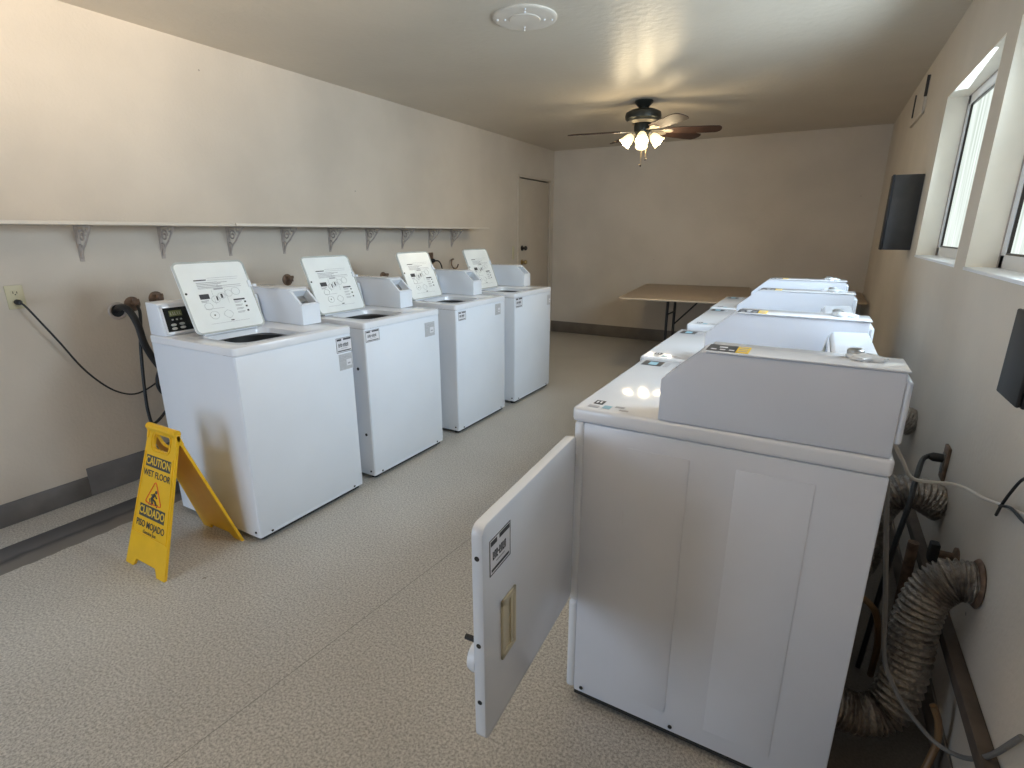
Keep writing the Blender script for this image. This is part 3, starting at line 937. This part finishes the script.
    smt2 = Matrix(((udir.x, 0, ndir.x, 0), (udir.y, 0, ndir.y, 0), (0, 1, 0, 0), (0, 0, 0, 1)))
    o0 = mt @ Vector((w - 0.022, 0.400, t + 0.0002))
    rt_ = -udir
    pm = Matrix(((rt_.x, 0, ndir.x, o0.x), (rt_.y, 0, ndir.y, o0.y), (0, 1, 0, o0.z), (0, 0, 0, 1)))
    phone_sticker(do, pm, 0.092, 0.082)
    for v in (0.455, 0.250, 0.105):
        MB().lathe([(0.0055, 0), (0.0055, 0.002)], 10, mt @ Matrix.Translation((w + 0.003, v, t / 2)) @ rot_x).build('door_screw', M['dark'], do)
    if open_door:
        for v in (0.06, h - 0.10):
            MB().box(-0.006, v, 0.002, 0.006, v + 0.04, t - 0.002, 0.002, mtx=mt).build('door_hinge', M['steel'], do)
    return r


DRY = [0.4993, 1.205, 2.07, 2.80]
DX = [0, -0.020, -0.026, -0.036]
DLBL = ['nearest white dryer, with its square door swung wide open',
        'white dryer directly behind the one with the open door, in the right-hand row',
        'white dryer third from the open door, between two others of the right-hand row',
        'white dryer at the far end of the right-hand row, closest to the tan tables']
d0 = make_dryer(True)
d1 = make_dryer(False)
dl = [d0, d1, copy_tree(d1), copy_tree(d1)]
for i, o in enumerate(dl):
    o.location = (2.912 + DX[i] + DD / 2, DRY[i] + WW / 2, 0)
    o.rotation_euler = (0, 0, PI)
    tag(o, DLBL[i], 'dryer', 'coin dryers in the right-hand row')

# ------------------------------------------------------------------ wet floor sign
sg = empty('caution_floor_sign', (1.018, 0.355, 0))


def sign_panel(y_foot, sgn, name, front):
    """sgn -1: the panel whose foot is nearer the camera"""
    hgt = 0.625
    lean = math.atan2(abs(y_foot), 0.61)
    L_ = 0.645
    up = Vector((0, -math.copysign(math.sin(lean), y_foot), math.cos(lean)))
    rt_ = Vector((1, 0, 0)) if sgn < 0 else Vector((-1, 0, 0))
    nn = rt_.cross(up)
    mt = Matrix(((rt_.x, up.x, nn.x, 0), (rt_.y, up.y, nn.y, y_foot), (rt_.z, up.z, nn.z, 0.0), (0, 0, 0, 1)))
    wb, wt = 0.158, 0.112
    def half(v): return wb + (wt - wb) * v / L_
    out = [(-wb, 0), (-wb + 0.062, 0), (-wb + 0.082, 0.036), (wb - 0.082, 0.036), (wb - 0.062, 0), (wb, 0),
           (half(L_ - 0.02), L_ - 0.02), (wt - 0.012, L_), (-wt + 0.012, L_), (-half(L_ - 0.02), L_ - 0.02)]
    # outline with a hand hole: bridge two loops
    hole = [(-0.058, L_ - 0.135), (0.058, L_ - 0.135), (0.058, L_ - 0.045), (-0.058, L_ - 0.045)]
    b = bmesh.new()
    def mk(z0):
        vo = [b.verts.new((x, y, z0)) for x, y in out]
        hh = rrect(0.126, 0.070, 0.022, 4, -0.063, L_ - 0.100)
        vh = [b.verts.new((x, y, z0)) for x, y in hh]
        eo = [b.edges.new((vo[i], vo[(i + 1) % len(vo)])) for i in range(len(vo))]
        eh = [b.edges.new((vh[i], vh[(i + 1) % len(vh)])) for i in range(len(vh))]
        res = bmesh.ops.triangle_fill(b, use_beauty=True, edges=eo + eh)
        return vo, vh
    a = mk(0.0); c = mk(-0.012)
    for A, B_ in zip(a, c):
        n = len(A)
        for i in range(n): b.faces.new((A[i], A[(i + 1) % n], B_[(i + 1) % n], B_[i]))
    bmesh.ops.recalc_face_normals(b, faces=b.faces)
    # cut holes filled by triangle_fill
    for f in [f for f in b.faces if abs(f.normal.z) > 0.9]:
        cc = f.calc_center_median()
        if abs(cc.x) < 0.062 and L_ - 0.099 < cc.y < L_ - 0.031: b.faces.remove(f)
    me = bpy.data.meshes.new(name); bmesh.ops.transform(b, matrix=mt, verts=b.verts)
    b.to_mesh(me); b.free(); me.materials.append(M['yellow'])
    o = bpy.data.objects.new(name, me); COL.objects.link(o); o.parent = sg
    # raised borders
    rb = MB()
    for s_ in (-1, 1):
        pts = [(s_ * (half(0.13) - 0.012), 0.155, 0.001), (s_ * (half(L_ - 0.12) - 0.012), L_ - 0.12, 0.001)]
        rb.tube([tuple(mt @ Vector(p)) for p in pts], 0.003, 6, 1)
        rb.box(s_ * half(L_ - .06) - 0.014 * (s_ > 0) - 0.000, L_ - 0.060, -0.014, s_ * half(L_ - .06) + 0.014 * (s_ < 0), L_ - 0.010, 0.004, 0.002, mtx=mt)
    rb.tube([tuple(mt @ Vector(p)) for p in ((-half(.13) + .012, .155, .001), (half(.13) - .012, .155, .001))], 0.003, 6, 1)
    rb.tube([tuple(mt @ Vector((x, y, 0.001))) for x, y in rrect(0.148, 0.090, 0.03, 4, -0.074, L_ - 0.110)], 0.003, 6, 1, closed=True)
    rb.build('raised_border', M['yellow'], o)
    ink = MB(); Z = 0.0010
    mt0 = mt
    mt = mt0 @ Matrix.Translation((0, 0.019, 0)) @ Matrix.Diagonal((1.16, 1.018, 1, 1))
    ink.use(M['ink'])
    ink.prism([(-0.083, 0.435), (0.083, 0.435), (0.083, 0.485), (-0.083, 0.485)], 'z', 0.0002, Z, mtx=mt)
    ink.prism([(-0.086, 0.212), (0.086, 0.212), (0.086, 0.266), (-0.086, 0.266)], 'z', 0.0002, Z, mtx=mt)
    T3 = lambda x, y, z=Z: mt @ Matrix.Translation((x, y, z))
    text_mesh('WET FLOOR', 0.040, T3(0, 0.405), ink, 1.0, 0.0006, 0.80)
    text_mesh('PISO MOJADO', 0.041, T3(0, 0.180), ink, 1.0, 0.0008, 0.74)
    text_mesh('Genuine Joe', 0.021, T3(0.0, 0.148), ink, 1.0, 0.0002, 0.85)
    # slipping figure
    fy = 0.305
    def limb(p, q, r=0.0042): ink.tube([tuple(mt @ Vector((x, y + fy, 0.0012))) for x, y in (p, q)], r, 6, 1)
    ink.lathe([(0.0075, 0), (0.0075, 0.001)], 14, T3(0.012, fy + 0.030))
    limb((0.004, 0.020), (-0.012, -0.004), 0.006); limb((-0.012, -0.004), (0.010, -0.010)); limb((0.010, -0.010), (0.022, -0.026))
    limb((-0.012, -0.006), (-0.004, -0.026)); limb((0.004, 0.018), (-0.018, 0.012), 0.003); limb((0.004, 0.018), (0.020, 0.004), 0.003)
    limb((-0.030, -0.030), (-0.006, -0.030), 0.002); limb((-0.022, -0.022), (-0.026, -0.006), 0.002); limb((0.030, -0.022), (0.026, -0.034), 0.002)
    ink.use(M['orange'])
    tri = [(-0.056, 0.278), (0.056, 0.278), (0.0, 0.382)]
    cen = Vector((0, 0.312))
    tp = []
    for i in range(3):
        a_ = Vector(tri[i]); p_ = Vector(tri[i - 1]); n_ = Vector(tri[(i + 1) % 3])
        tp += [a_ + (p_ - a_).normalized() * 0.012, a_ * 1.0 + ((p_ - a_).normalized() + (n_ - a_).normalized()) * 0.004, a_ + (n_ - a_).normalized() * 0.012]
    ink.tube([tuple(mt @ Vector((q.x, q.y, 0.0006))) for q in tp], 0.0028, 6, 1, closed=True)
    ink.use(M['yellow_label'])
    text_mesh('CAUTION', 0.048, T3(0, 0.460, 0.0013), ink, 1.0, 0.0008, 0.76)
    text_mesh('CUIDADO', 0.049, T3(0, 0.239, 0.0013), ink, 1.0, 0.0010, 0.76)
    mt = mt0
    ink.build('printed_warning', None, o, smooth=False)
    return o


sign_panel(-0.185, -1, 'front_panel', True)
sign_panel(0.192, 1, 'rear_panel', True)
MB().cyl((-0.113, 0, 0.612), (0.113, 0, 0.612), 0.016, 14).build('top_hinge', M['yellow'], sg)
tag(sg, 'yellow folding wet floor caution sign standing on the floor by the nearest washer', 'caution sign')

# ------------------------------------------------------------------ shelf and brackets
sh = MB()
sh.box(0.0, YN + 0.02, 1.488, 0.27, 1.335, 1.506, 0.003)
o = sh.build('wall_shelf', M['shelf'])
tag(o, 'nearest beige shelf board on the left wall, above the outlet and first washer', 'shelf', 'shelf boards end to end along the left wall')
st = MB().box(0.0, 1.34, 1.490, 0.27, 2.90, 1.508, 0.003)
tag(st.build('wall_shelf', M['shelf']), 'middle beige shelf board above the second and third washers', 'shelf', 'shelf boards end to end along the left wall')
st = MB().box(0.0, 2.905, 1.489, 0.27, 4.30, 1.505, 0.003)
tag(st.build('wall_shelf', M['shelf']), 'farthest beige shelf board on the left wall, nearest the door', 'shelf', 'shelf boards end to end along the left wall')


def make_bracket():
    r = MB()
    z = 1.486
    r.box(0, -0.011, z - 0.185, 0.006, 0.011, z, 0.002)
    r.box(0, -0.011, z - 0.006, 0.170, 0.011, z, 0.002)
    r.tube([(0.006, 0, z - 0.170), (0.035, 0, z - 0.120), (0.080, 0, z - 0.085), (0.120, 0, z - 0.045), (0.160, 0, z - 0.006)], 0.0055, 6, 5)
    # cast scroll
    sp = []
    for i in range(22):
        a = i * 0.42; q = 0.036 * (1 - i / 26)
        sp.append((0.050 + q * math.cos(a), 0, z - 0.052 + q * math.sin(a)))
    r.tube(sp, 0.005, 6, 1)
    r.tube([(0.004, 0, z - 0.10), (0.020, 0, z - 0.095), (0.034, 0, z - 0.115), (0.024, 0, z - 0.130)], 0.004, 6, 4)
    r.tube([(0.100, 0, z - 0.004), (0.098, 0, z - 0.020), (0.116, 0, z - 0.032), (0.128, 0, z - 0.022)], 0.004, 6, 4)
    return r.build('shelf_bracket', M['bracket'])


br = make_bracket()
pos = ['above the black drain hose', 'above the open lid of the first washer', 'between the first and second lids', 'above the lid of the second washer',
       'just right of the second lid', 'just left of the third lid', 'above the lid of the third washer', 'between the third and fourth lids', 'above the fourth lid, last of the row']
for i, y in enumerate((0.603, 1.02, 1.449, 1.872, 2.306, 2.719, 3.174, 3.58, 3.96)):
    o = br if i == 0 else br.copy()
    if i: COL.objects.link(o)
    o.location = (0, y, 0)
    tag(o, 'scrolled beige shelf bracket ' + pos[i], 'bracket', 'scrolled brackets under the wall shelf')


# ------------------------------------------------------------------ left wall fittings
def outlet(name, y, z, label, rz=0, m_='plate', x=0.0):
    r = empty(name, (x, y, z), rz)
    MB().box(0, -0.036, -0.058, 0.006, 0.036, 0.058, 0.003).build('cover_plate', M[m_], r)
    for dz in (0.022, -0.022):
        s = MB(); s.use(M[m_]).prism(rrect(0.032, 0.030, 0.008, 4, -0.016, dz - 0.015), 'x', 0.006, 0.008)
        s.use(M['dark']).box(0.008, -0.009, dz - 0.004, 0.0086, -0.006, dz + 0.007).box(0.008, 0.006, dz - 0.004, 0.0086, 0.009, dz + 0.006)
        s.lathe([(0.003, 0), (0.003, 0.0006)], 8, Matrix.Translation((0.008, 0, dz - 0.009)) @ rot_x)
        s.build('socket', None, r, smooth=False)
    tag(r, label, 'outlet')
    return r


outlet('wall_outlet', 0.288, 1.143, 'almond wall outlet with a black plug, at the far left end of the left wall')
c = MB()
c.lathe([(0.014, 0), (0.014, 0.022), (0.008, 0.032)], 12, Matrix.Translation((0.008, 0.288, 1.119)) @ rot_x)
c.tube([(0.035, 0.288, 1.119), (0.055, 0.30, 1.10), (0.060, 0.335, 1.03), (0.060, 0.40, 0.90), (0.060, 0.465, 0.76), (0.060, 0.53, 0.66), (0.062, 0.60, 0.585),
        (0.068, 0.68, 0.545), (0.075, 0.76, 0.56), (0.10, 0.86, 0.62)], 0.0048, 8, 6)
tag(c.build('power_cord', M['black']), 'black power cord hanging from the left wall outlet and looping behind the sign', 'cord')

# outlet box between the third and fourth washers, with a plugged cord
outlet('wall_outlet', 3.60, 1.20, 'tan wall outlet between the third and fourth lids with a black plug in it', m_='rust')
c = MB(); c.lathe([(0.020, 0), (0.020, 0.03), (0.008, 0.05)], 12, Matrix.Translation((0.008, 3.60, 1.178)) @ rot_x)
c.tube([(0.05, 3.60, 1.178), (0.08, 3.63, 1.17), (0.09, 3.66, 1.11), (0.09, 3.67, 1.0), (0.09, 3.67, 0.7)], 0.007, 8, 6)
tag(c.build('power_cord', M['black']), 'short black cord plugged into the outlet between the third and fourth lids', 'cord')


def pipe_stub(y, z, label, r=0.043):
    root = empty('water_valve', (0, y, z))
    MB().lathe([(r, 0), (r, 0.004), (r * 0.6, 0.012), (0.012, 0.014), (0.012, 0.05)], 18, rot_x).build('escutcheon', M['rust'], root)
    v = MB().lathe([(0.016, 0), (0.018, 0.008), (0.016, 0.02)], 10, Matrix.Translation((0.050, 0, 0.012)))
    v.cyl((0.05, 0, -0.01), (0.05, 0, 0.02), 0.012, 12)
    v.build('valve_handle', M['rust'], root)
    tag(root, label, 'valve')
    return root


pipe_stub(0.800, 1.052, 'round rusty valve plate on the wall just right of the black drain hose')
pipe_stub(0.935, 1.070, 'rusty valve on the wall peeping over the first washer control panel')
pipe_stub(1.87, 1.112, 'rusty valve on the wall between the first and second lids')
pipe_stub(2.89, 1.065, 'rusty valve on the wall between the second and third lids')
g = MB(); a = [(0.02 + 0.004 * i, 3.95 + 0.045 * math.cos(1.2 + 0.5 * i), 1.13 + 0.05 * math.sin(1.2 + 0.5 * i)) for i in range(11)]
g.tube(a, 0.007, 8, 3)
tag(g.build('bent_pipe', M['rust']), 'curled rusty pipe on the wall beside the outlet, left of the fourth lid', 'pipe')

# drain opening with thick black hoses
r = empty('drain_opening', (0, 0.718, 1.022))
MB().lathe([(0.044, 0), (0.050, 0.003), (0.044, 0.010), (0.036, 0.008), (0.034, 0.001)], 22, rot_x).build('drain_ring', M['bracket'], r)
MB().lathe([(0.034, 0), (0.034, 0.003)], 20, rot_x).build('drain_cavity', M['dark'], r)
tag(r, 'round hole in the left wall that the black drain hose comes out of', 'drain hole')
h = MB()
h.tube([(0.005, 0.715, 1.030), (0.05, 0.712, 1.045), (0.10, 0.712, 1.048), (0.135, 0.722, 1.02), (0.15, 0.740, 0.945), (0.152, 0.755, 0.83), (0.165, 0.80, 0.70), (0.25, 0.86, 0.55), (0.40, 0.88, 0.35), (0.60, 0.88, 0.20)], 0.0185, 10, 8)
tag(h.build('drain_hose', M['black']), 'thick black drain hose bending down from the wall hole behind the first washer', 'hose')
h = MB()
h.tube([(0.055, 0.80, 1.045), (0.09, 0.79, 1.01), (0.12, 0.765, 0.93), (0.125, 0.745, 0.84), (0.125, 0.730, 0.70), (0.13, 0.716, 0.56), (0.135, 0.710, 0.44), (0.145, 0.720, 0.365), (0.16, 0.78, 0.41), (0.19, 0.86, 0.52), (0.3, 0.92, 0.6)], 0.0085, 8, 8)
tag(h.build('supply_hose', M['black']), 'thin black supply hose hanging straight down left of the first washer', 'hose')
h = MB()
h.tube([(0.055, 0.935, 1.06), (0.10, 0.93, 1.0), (0.16, 0.90, 0.85), (0.19, 0.84, 0.75), (0.19, 0.785, 0.68), (0.19, 0.762, 0.60), (0.20, 0.785, 0.535), (0.23, 0.84, 0.50), (0.40, 0.92, 0.50)], 0.010, 8, 8)
tag(h.build('supply_hose', M['black']), 'looping black supply hose bulging out beside the back of the first washer', 'hose')

# ------------------------------------------------------------------ ceiling fixtures
cp = empty('ceiling_speaker_plate', (1.905, 2.06, HC))
MB().lathe([(0.172, 0), (0.172, -0.006), (0.165, -0.010), (0.155, -0.011), (0.085, -0.011), (0.080, -0.015), (0.0, -0.016)], 48, cap=False).build('round_plate', M['shelf'], cp)
for i in range(8):
    a = 2 * PI * (i // 2) / 4 + (0.0 if i % 2 else 0.0) + 0.5
    q = 0.105 if i % 2 else 0.145
    MB().lathe([(0.0055, 0), (0.0055, -0.004), (0.003, -0.006)], 8, Matrix.Translation((q * math.cos(a), q * math.sin(a), -0.011))).build('screw', M['vinyl_white'], cp)
tag(cp, 'round beige cover plate with small screws on the near part of the ceiling', 'ceiling plate')

# fan
FX, FY = 1.93, 4.20
fan = empty('ceiling_fan', (FX, FY, HC))
MB().lathe([(0.0, 0), (0.078, 0), (0.080, -0.012), (0.060, -0.035), (0.045, -0.050)], 28, cap=False).build('canopy', M['fan_metal'], fan)
MB().cyl((0, 0, -0.04), (0, 0, -0.085), 0.030, 16).build('downrod', M['fan_metal'], fan)
MB().lathe([(0.04, -0.065), (0.110, -0.074), (0.150, -0.095), (0.156, -0.120), (0.152, -0.145), (0.130, -0.162), (0.105, -0.172), (0.030, -0.176)], 40).build('motor_housing', M['fan_metal'], fan)
MB().lathe([(0.130, -0.160), (0.134, -0.168), (0.100, -0.184), (0.092, -0.176)], 36, cap=False).build('trim_ring', M['fan_silver'], fan)
MB().lathe([(0.070, -0.176), (0.074, -0.205), (0.070, -0.250), (0.046, -0.275), (0.012, -0.283)], 28).build('light_kit', M['fan_metal'], fan)
for i, ang in enumerate((190, 130, 57, 21, -46)):
    a = math.radians(ang)
    R_ = Matrix.Rotation(a, 4, 'Z')
    tilt = Matrix.Rotation(math.radians(-13), 4, 'X')
    z0 = -0.238
    out = [(0.20, -0.050), (0.30, -0.060), (0.55, -0.068), (0.64, -0.062), (0.665, -0.035), (0.67, 0.0), (0.665, 0.035), (0.64, 0.062), (0.55, 0.068), (0.30, 0.060), (0.20, 0.050)]
    bl = MB().prism(out, 'z', -0.003, 0.003, 0.0, mtx=R_ @ Matrix.Translation((0, 0, z0)) @ tilt)
    bo = bl.build('blade', M['blade'], fan)
    ir = MB()
    mt = R_ @ Matrix.Translation((0, 0, z0 + 0.004)) @ tilt
    ir.prism([(0.09, -0.014), (0.15, -0.012), (0.19, -0.030), (0.25, -0.030), (0.27, 0.0), (0.25, 0.030), (0.19, 0.030), (0.15, 0.012), (0.09, 0.014)], 'z', -0.012, -0.007, 0.001, mtx=mt)
    ir.build('blade_iron', M['fan_silver'], bo)
for ang in (-163, -73, 17, 107):
    a = math.radians(ang)
    dirv = Vector((math.cos(a) * 0.72, math.sin(a) * 0.72, -0.70)).normalized()
    p0 = Vector((math.cos(a) * 0.052, math.sin(a) * 0.052, -0.245))
    MB().cyl(p0, p0 + dirv * 0.05, 0.016, 12, 0.022).build('lamp_holder', M['fan_silver'], fan)
    q = dirv.to_track_quat('Z', 'Y').to_matrix().to_4x4(); q.translation = p0 + dirv * 0.040
    sh_ = MB().lathe([(0.022, 0), (0.036, 0.018), (0.044, 0.045), (0.048, 0.075), (0.056, 0.100), (0.053, 0.101), (0.045, 0.076), (0.040, 0.045), (0.018, 0.002)], 22, q, cap=False)
    so = sh_.build('lamp_shade', M['lamp'], fan)
    MB().lathe([(0.004, 0.0), (0.022, 0.012), (0.032, 0.035), (0.030, 0.058), (0.014, 0.075), (0.002, 0.080)], 18, q @ Matrix.Translation((0, 0, 0.030))).build('bulb', M['hot'], so)
    d_ = bpy.data.lights.new('fan_bulb', 'POINT'); d_.energy = 3.2; d_.color = (1.0, 0.80, 0.50); d_.shadow_soft_size = 0.042
    lo = bpy.data.objects.new('fan_bulb', d_); COL.objects.link(lo)
    lo.location = Vector((FX, FY, HC)) + p0 + dirv * 0.19
for (x, y, l) in ((0.01, -0.03, 0.235), (0.045, -0.01, 0.185)):
    ch = MB().cyl((x, y, -0.275), (x, y, -0.275 - l), 0.0014, 6)
    co = ch.build('pull_chain', M['brass'], fan)
    MB().lathe([(0.003, 0), (0.009, -0.008), (0.010, -0.018), (0.004, -0.026)], 10, Matrix.Translation((x, y, -0.275 - l))).build('chain_pull', M['bronze'], co)
tag(fan, 'dark five-blade ceiling fan with a lit cluster of frosted glass lamp shades', 'ceiling fan')


# ------------------------------------------------------------------ tables at the back
def table(loc, rz, w, dpt, zt, legs, label, braces=()):
    r = empty('folding_table', loc, rz)
    MB().prism(rrect(w, dpt, 0.05, 6), 'z', zt - 0.019, zt, 0.002).build('tabletop', M['table'], r)
    e = MB(); e.tube([(x, y, zt - 0.0095) for x, y in rrect(w, dpt, 0.05, 6)], 0.0105, 6, 1, closed=True)
    e.build('edge_band', M['table_edge'], r)
    for (x, y) in legs:
        MB().cyl((x, y, 0.0), (x, y, zt - 0.019), 0.015, 12).build('leg', M['black'], r)
    for (a, b) in braces:
        MB().cyl(a, b, 0.009, 10).build('brace', M['black'], r)
    tag(r, label, 'table', 'folding tables against the back wall')
    return r


rz = math.radians(6)
ZT = 0.797
def tl(x, y):
    dx, dy = x - 1.66, y - 4.62
    return (dx * math.cos(rz) + dy * math.sin(rz), -dx * math.sin(rz) + dy * math.cos(rz))
lA, lB = tl(2.085, 5.00), tl(2.10, 5.28)
lC, lD = tl(2.66, 5.06), tl(2.66, 6.15)
table((1.66, 4.62, 0), rz, 1.26, 1.72, ZT, (lA, lB, lC, lD), 'tan folding table with black metal legs, its corner jutting out left of the dryers',
      (((lB[0], lB[1], 0.45), (lB[0] + 0.30, lB[1], ZT - 0.02)), ((lA[0], lA[1], 0.30), (lB[0], lB[1], 0.30)), ((lA[0] + 0.004, lA[1], 0.60), (lB[0], lB[1], 0.60))))
table((2.92, 5.36, 0), 0, 0.98, 1.08, ZT, ((0.15, 0.12), (0.83, 0.12), (0.15, 0.96), (0.83, 0.96)), 'tan folding table in the back right corner, only its end showing behind the dryers')

# ------------------------------------------------------------------ right wall fittings
bx = empty('wall_box', (XR, 3.45, 1.346))
MB().box(-0.147, -0.05, 0.0, 0.0, 0.05, 0.447, 0.004).build('box_body', M['box_grey'], bx)
MB().box(-0.160, -0.052, 0.0, -0.1475, 0.052, 0.449, 0.003).build('box_door', M['box_black'], bx)
tag(bx, 'dark grey metal box high on the right wall beyond the windows', 'wall box')
bx = empty('wall_speaker', (XR, 0.565, 1.132))
MB().box(-0.120, -0.066, 0.0, 0.0, 0.066, 0.176, 0.004).build('speaker_body', M['box_black'], bx)
MB().box(-0.128, -0.064, 0.002, -0.1205, 0.066, 0.174, 0.003).build('speaker_face', M['box_black'], bx)
tag(bx, 'black box on the right wall under the nearer window, cut by the picture edge', 'wall box')

vt = empty('wall_vent', (XR, 4.36, 2.235))
fm = MB(); w, h = 0.60, 0.235
fm.box(-0.018, -w / 2, 0, 0, w / 2, 0.018, 0.002).box(-0.010, -w / 2, h - 0.018, 0, w / 2, h, 0.002)
fm.box(-0.010, -w / 2, 0, 0, -w / 2 + 0.018, h, 0.002).box(-0.010, w / 2 - 0.018, 0, 0, w / 2, h, 0.002)
fm.build('vent_frame', M['wall'], vt)
MB().box(-0.003, -w / 2 + 0.018, 0.018, -0.001, w / 2 - 0.018, h - 0.018).build('vent_cavity', M['dark'], vt, smooth=False)
for i in range(6):
    yv = -w / 2 + 0.055 + (i + 0.5) * (w - 0.11) / 6
    MB().box(-0.012, yv - 0.037, 0.020, -0.004, yv + 0.034, h - 0.020).build('vent_slat', M['wall'], vt, smooth=False)
MB().box(-0.021, -w / 2 - 0.002, h * 0.45, -0.004, -w / 2 + 0.008, h + 0.001).build('vent_gap_shade', M['box_grey'], vt, smooth=False)  # raised dark strips standing in for the shade in the vent gaps
MB().box(-0.021, w / 2 - 0.07, 0.06, -0.004, w / 2 - 0.05, h * 0.92).build('vent_gap_shade', M['box_grey'], vt, smooth=False)
tag(vt, 'small painted air vent near the ceiling on the right wall', 'vent')

# corroded outlet low on the right wall with its cord
r = empty('wall_outlet', (XR, 1.447, 0.675), PI)
MB().box(0, -0.030, -0.062, 0.010, 0.030, 0.062, 0.003).build('cover_plate', M['rust'], r)
MB().box(0.010, -0.016, -0.035, 0.014, 0.016, 0.035, 0.002).build('socket', M['cable_grey'], r)
tag(r, 'stained outlet low on the right wall behind the first dryer with a black plug', 'outlet')
c = MB()
c.lathe([(0.016, 0), (0.016, 0.03), (0.008, 0.045)], 12, Matrix.Translation((XR - 0.012, 1.447, 0.69)) @ Matrix.Rotation(-PI / 2, 4, 'Y'))
c.tube([(XR - 0.055, 1.447, 0.69), (XR - 0.085, 1.36, 0.70), (XR - 0.110, 1.25, 0.67), (XR - 0.128, 1.17, 0.60), (XR - 0.145, 1.14, 0.48), (XR - 0.158, 1.12, 0.33), (XR - 0.17, 1.10, 0.15), (XR - 0.18, 1.08, 0.02)], 0.008, 8, 8)
tag(c.build('power_cord', M['black']), 'black cord arching from the outlet behind the first dryer down to the floor', 'cord')

c = MB()
c.tube([(3.641, 0.585, 1.003), (3.68, 0.676, 0.929), (3.72, 0.768, 0.857), (3.80, 0.982, 0.773), (3.86, 1.053, 0.751), (3.895, 1.05, 0.747), (3.908, 0.936, 0.772), (3.915, 0.821, 0.808), (3.918, 0.694, 0.846), (3.918, 0.52, 0.905), (3.918, 0.35, 0.95)], 0.0046, 8, 8)
tag(c.build('cable', M['cable_white']), 'white cable running from behind the first dryer along the right wall', 'cable')
c = MB()
c.tube([(3.912, 0.834, 0.774), (3.906, 0.80, 0.812), (3.905, 0.767, 0.86), (3.912, 0.742, 0.91), (3.915, 0.70, 0.935)], 0.0035, 6, 6)
c.tube([(3.904, 0.80, 0.814), (3.906, 0.74, 0.838), (3.912, 0.68, 0.838), (3.915, 0.60, 0.85)], 0.0035, 6, 6)
tag(c.build('wire', M['black']), 'thin black wire twisted around the white cable on the right wall', 'wire')


def duct(pts, rad, label, grp='foil ducts behind the dryers'):
    d_ = MB()
    def rr(t, i): return rad * (1 + (0.085 if i % 4 < 2 else -0.05) + 0.03 * math.sin(i * 1.7))
    d_.tube(pts, rr, 22, 26)
    o = d_.build('foil_duct', M['duct'], ang=60)
    tag(o, label, 'duct', grp)
    return o


duct([(3.645, 0.74, 0.130), (3.72, 0.75, 0.122), (3.785, 0.78, 0.150), (3.812, 0.815, 0.27), (3.812, 0.84, 0.39), (3.828, 0.86, 0.49), (3.868, 0.87, 0.545), (3.922, 0.87, 0.555)], 0.052,
     'large crinkled foil duct curving from the first dryer up into the right wall')
duct([(3.652, 1.46, 0.140), (3.70, 1.43, 0.150), (3.735, 1.39, 0.28), (3.74, 1.36, 0.46), (3.775, 1.35, 0.560), (3.85, 1.36, 0.580), (3.922, 1.37, 0.545)], 0.055,
     'foil duct bending into the right wall behind the second dryer')
duct([(3.652, 2.22, 0.140), (3.70, 2.20, 0.150), (3.735, 2.16, 0.28), (3.745, 2.12, 0.50), (3.785, 2.11, 0.610), (3.855, 2.12, 0.630), (3.922, 2.13, 0.60)], 0.055,
     'farther foil duct just visible past the edge of the first dryer')
r = MB().lathe([(0.060, 0), (0.066, 0.004), (0.060, 0.010), (0.050, 0.012)], 24, Matrix.Translation((XR, 0.87, 0.555)) @ Matrix.Rotation(-PI / 2, 4, 'Y'), cap=False)
tag(r.build('duct_collar', M['rust']), 'rusty ring where the largest foil duct enters the right wall', 'duct collar')
r = empty('gas_valve', (XR, 1.09, 0.505))
MB().lathe([(0.030, 0), (0.030, 0.006), (0.012, 0.010), (0.012, 0.06)], 16, Matrix.Rotation(-PI / 2, 4, 'Y')).build('escutcheon', M['rust'], r)
MB().box(-0.07, -0.016, -0.03, -0.045, 0.016, 0.035, 0.006).build('valve_body', M['dark'], r)
tag(r, 'small dark valve on the right wall just above the largest foil duct', 'valve')
c = MB()
c.tube([(3.650, 0.63, 0.90), (3.664, 0.62, 0.80), (3.696, 0.62, 0.587), (3.722, 0.62, 0.42), (3.765, 0.62, 0.33), (3.80, 0.62, 0.285), (3.85, 0.60, 0.25), (3.89, 0.55, 0.28), (3.905, 0.48, 0.37), (3.915, 0.41, 0.50)], 0.0055, 8, 8)
tag(c.build('cable', M['cable_grey']), 'grey cable drooping in front of the largest foil duct', 'cable')
c = MB()
c.tube([(3.868, 0.74, 0.24), (3.885, 0.74, 0.20), (3.895, 0.74, 0.14), (3.888, 0.73, 0.08), (3.87, 0.70, 0.02)], 0.009, 10, 8)
tag(c.build('hose', M['hose_tan']), 'short tan hose curling down to the floor beside the largest foil duct', 'hose')
c = MB()
c.tube([(3.66, 1.0, 0.35), (3.70, 0.95, 0.37), (3.74, 0.95, 0.33), (3.77, 1.0, 0.2), (3.78, 1.05, 0.03)], 0.010, 8, 8)
tag(c.build('hose', M['hose_tan']), 'tan hose arching out from behind the first dryer near its back edge', 'hose')
o = MB().box(3.893, 0.20, 0.315, XR, 1.9, 0.355, 0.004).build('wall_batten', M['wood'])
tag(o, 'long dusty wooden batten fixed low along the right wall behind the foil duct', 'batten')
o = MB().cyl((3.84, 1.20, 0.0), (3.84, 1.20, 0.47), 0.016, 12).build('gas_pipe', M['rust'])
tag(o, 'short upright rusty pipe between the foil ducts behind the dryers', 'pipe')
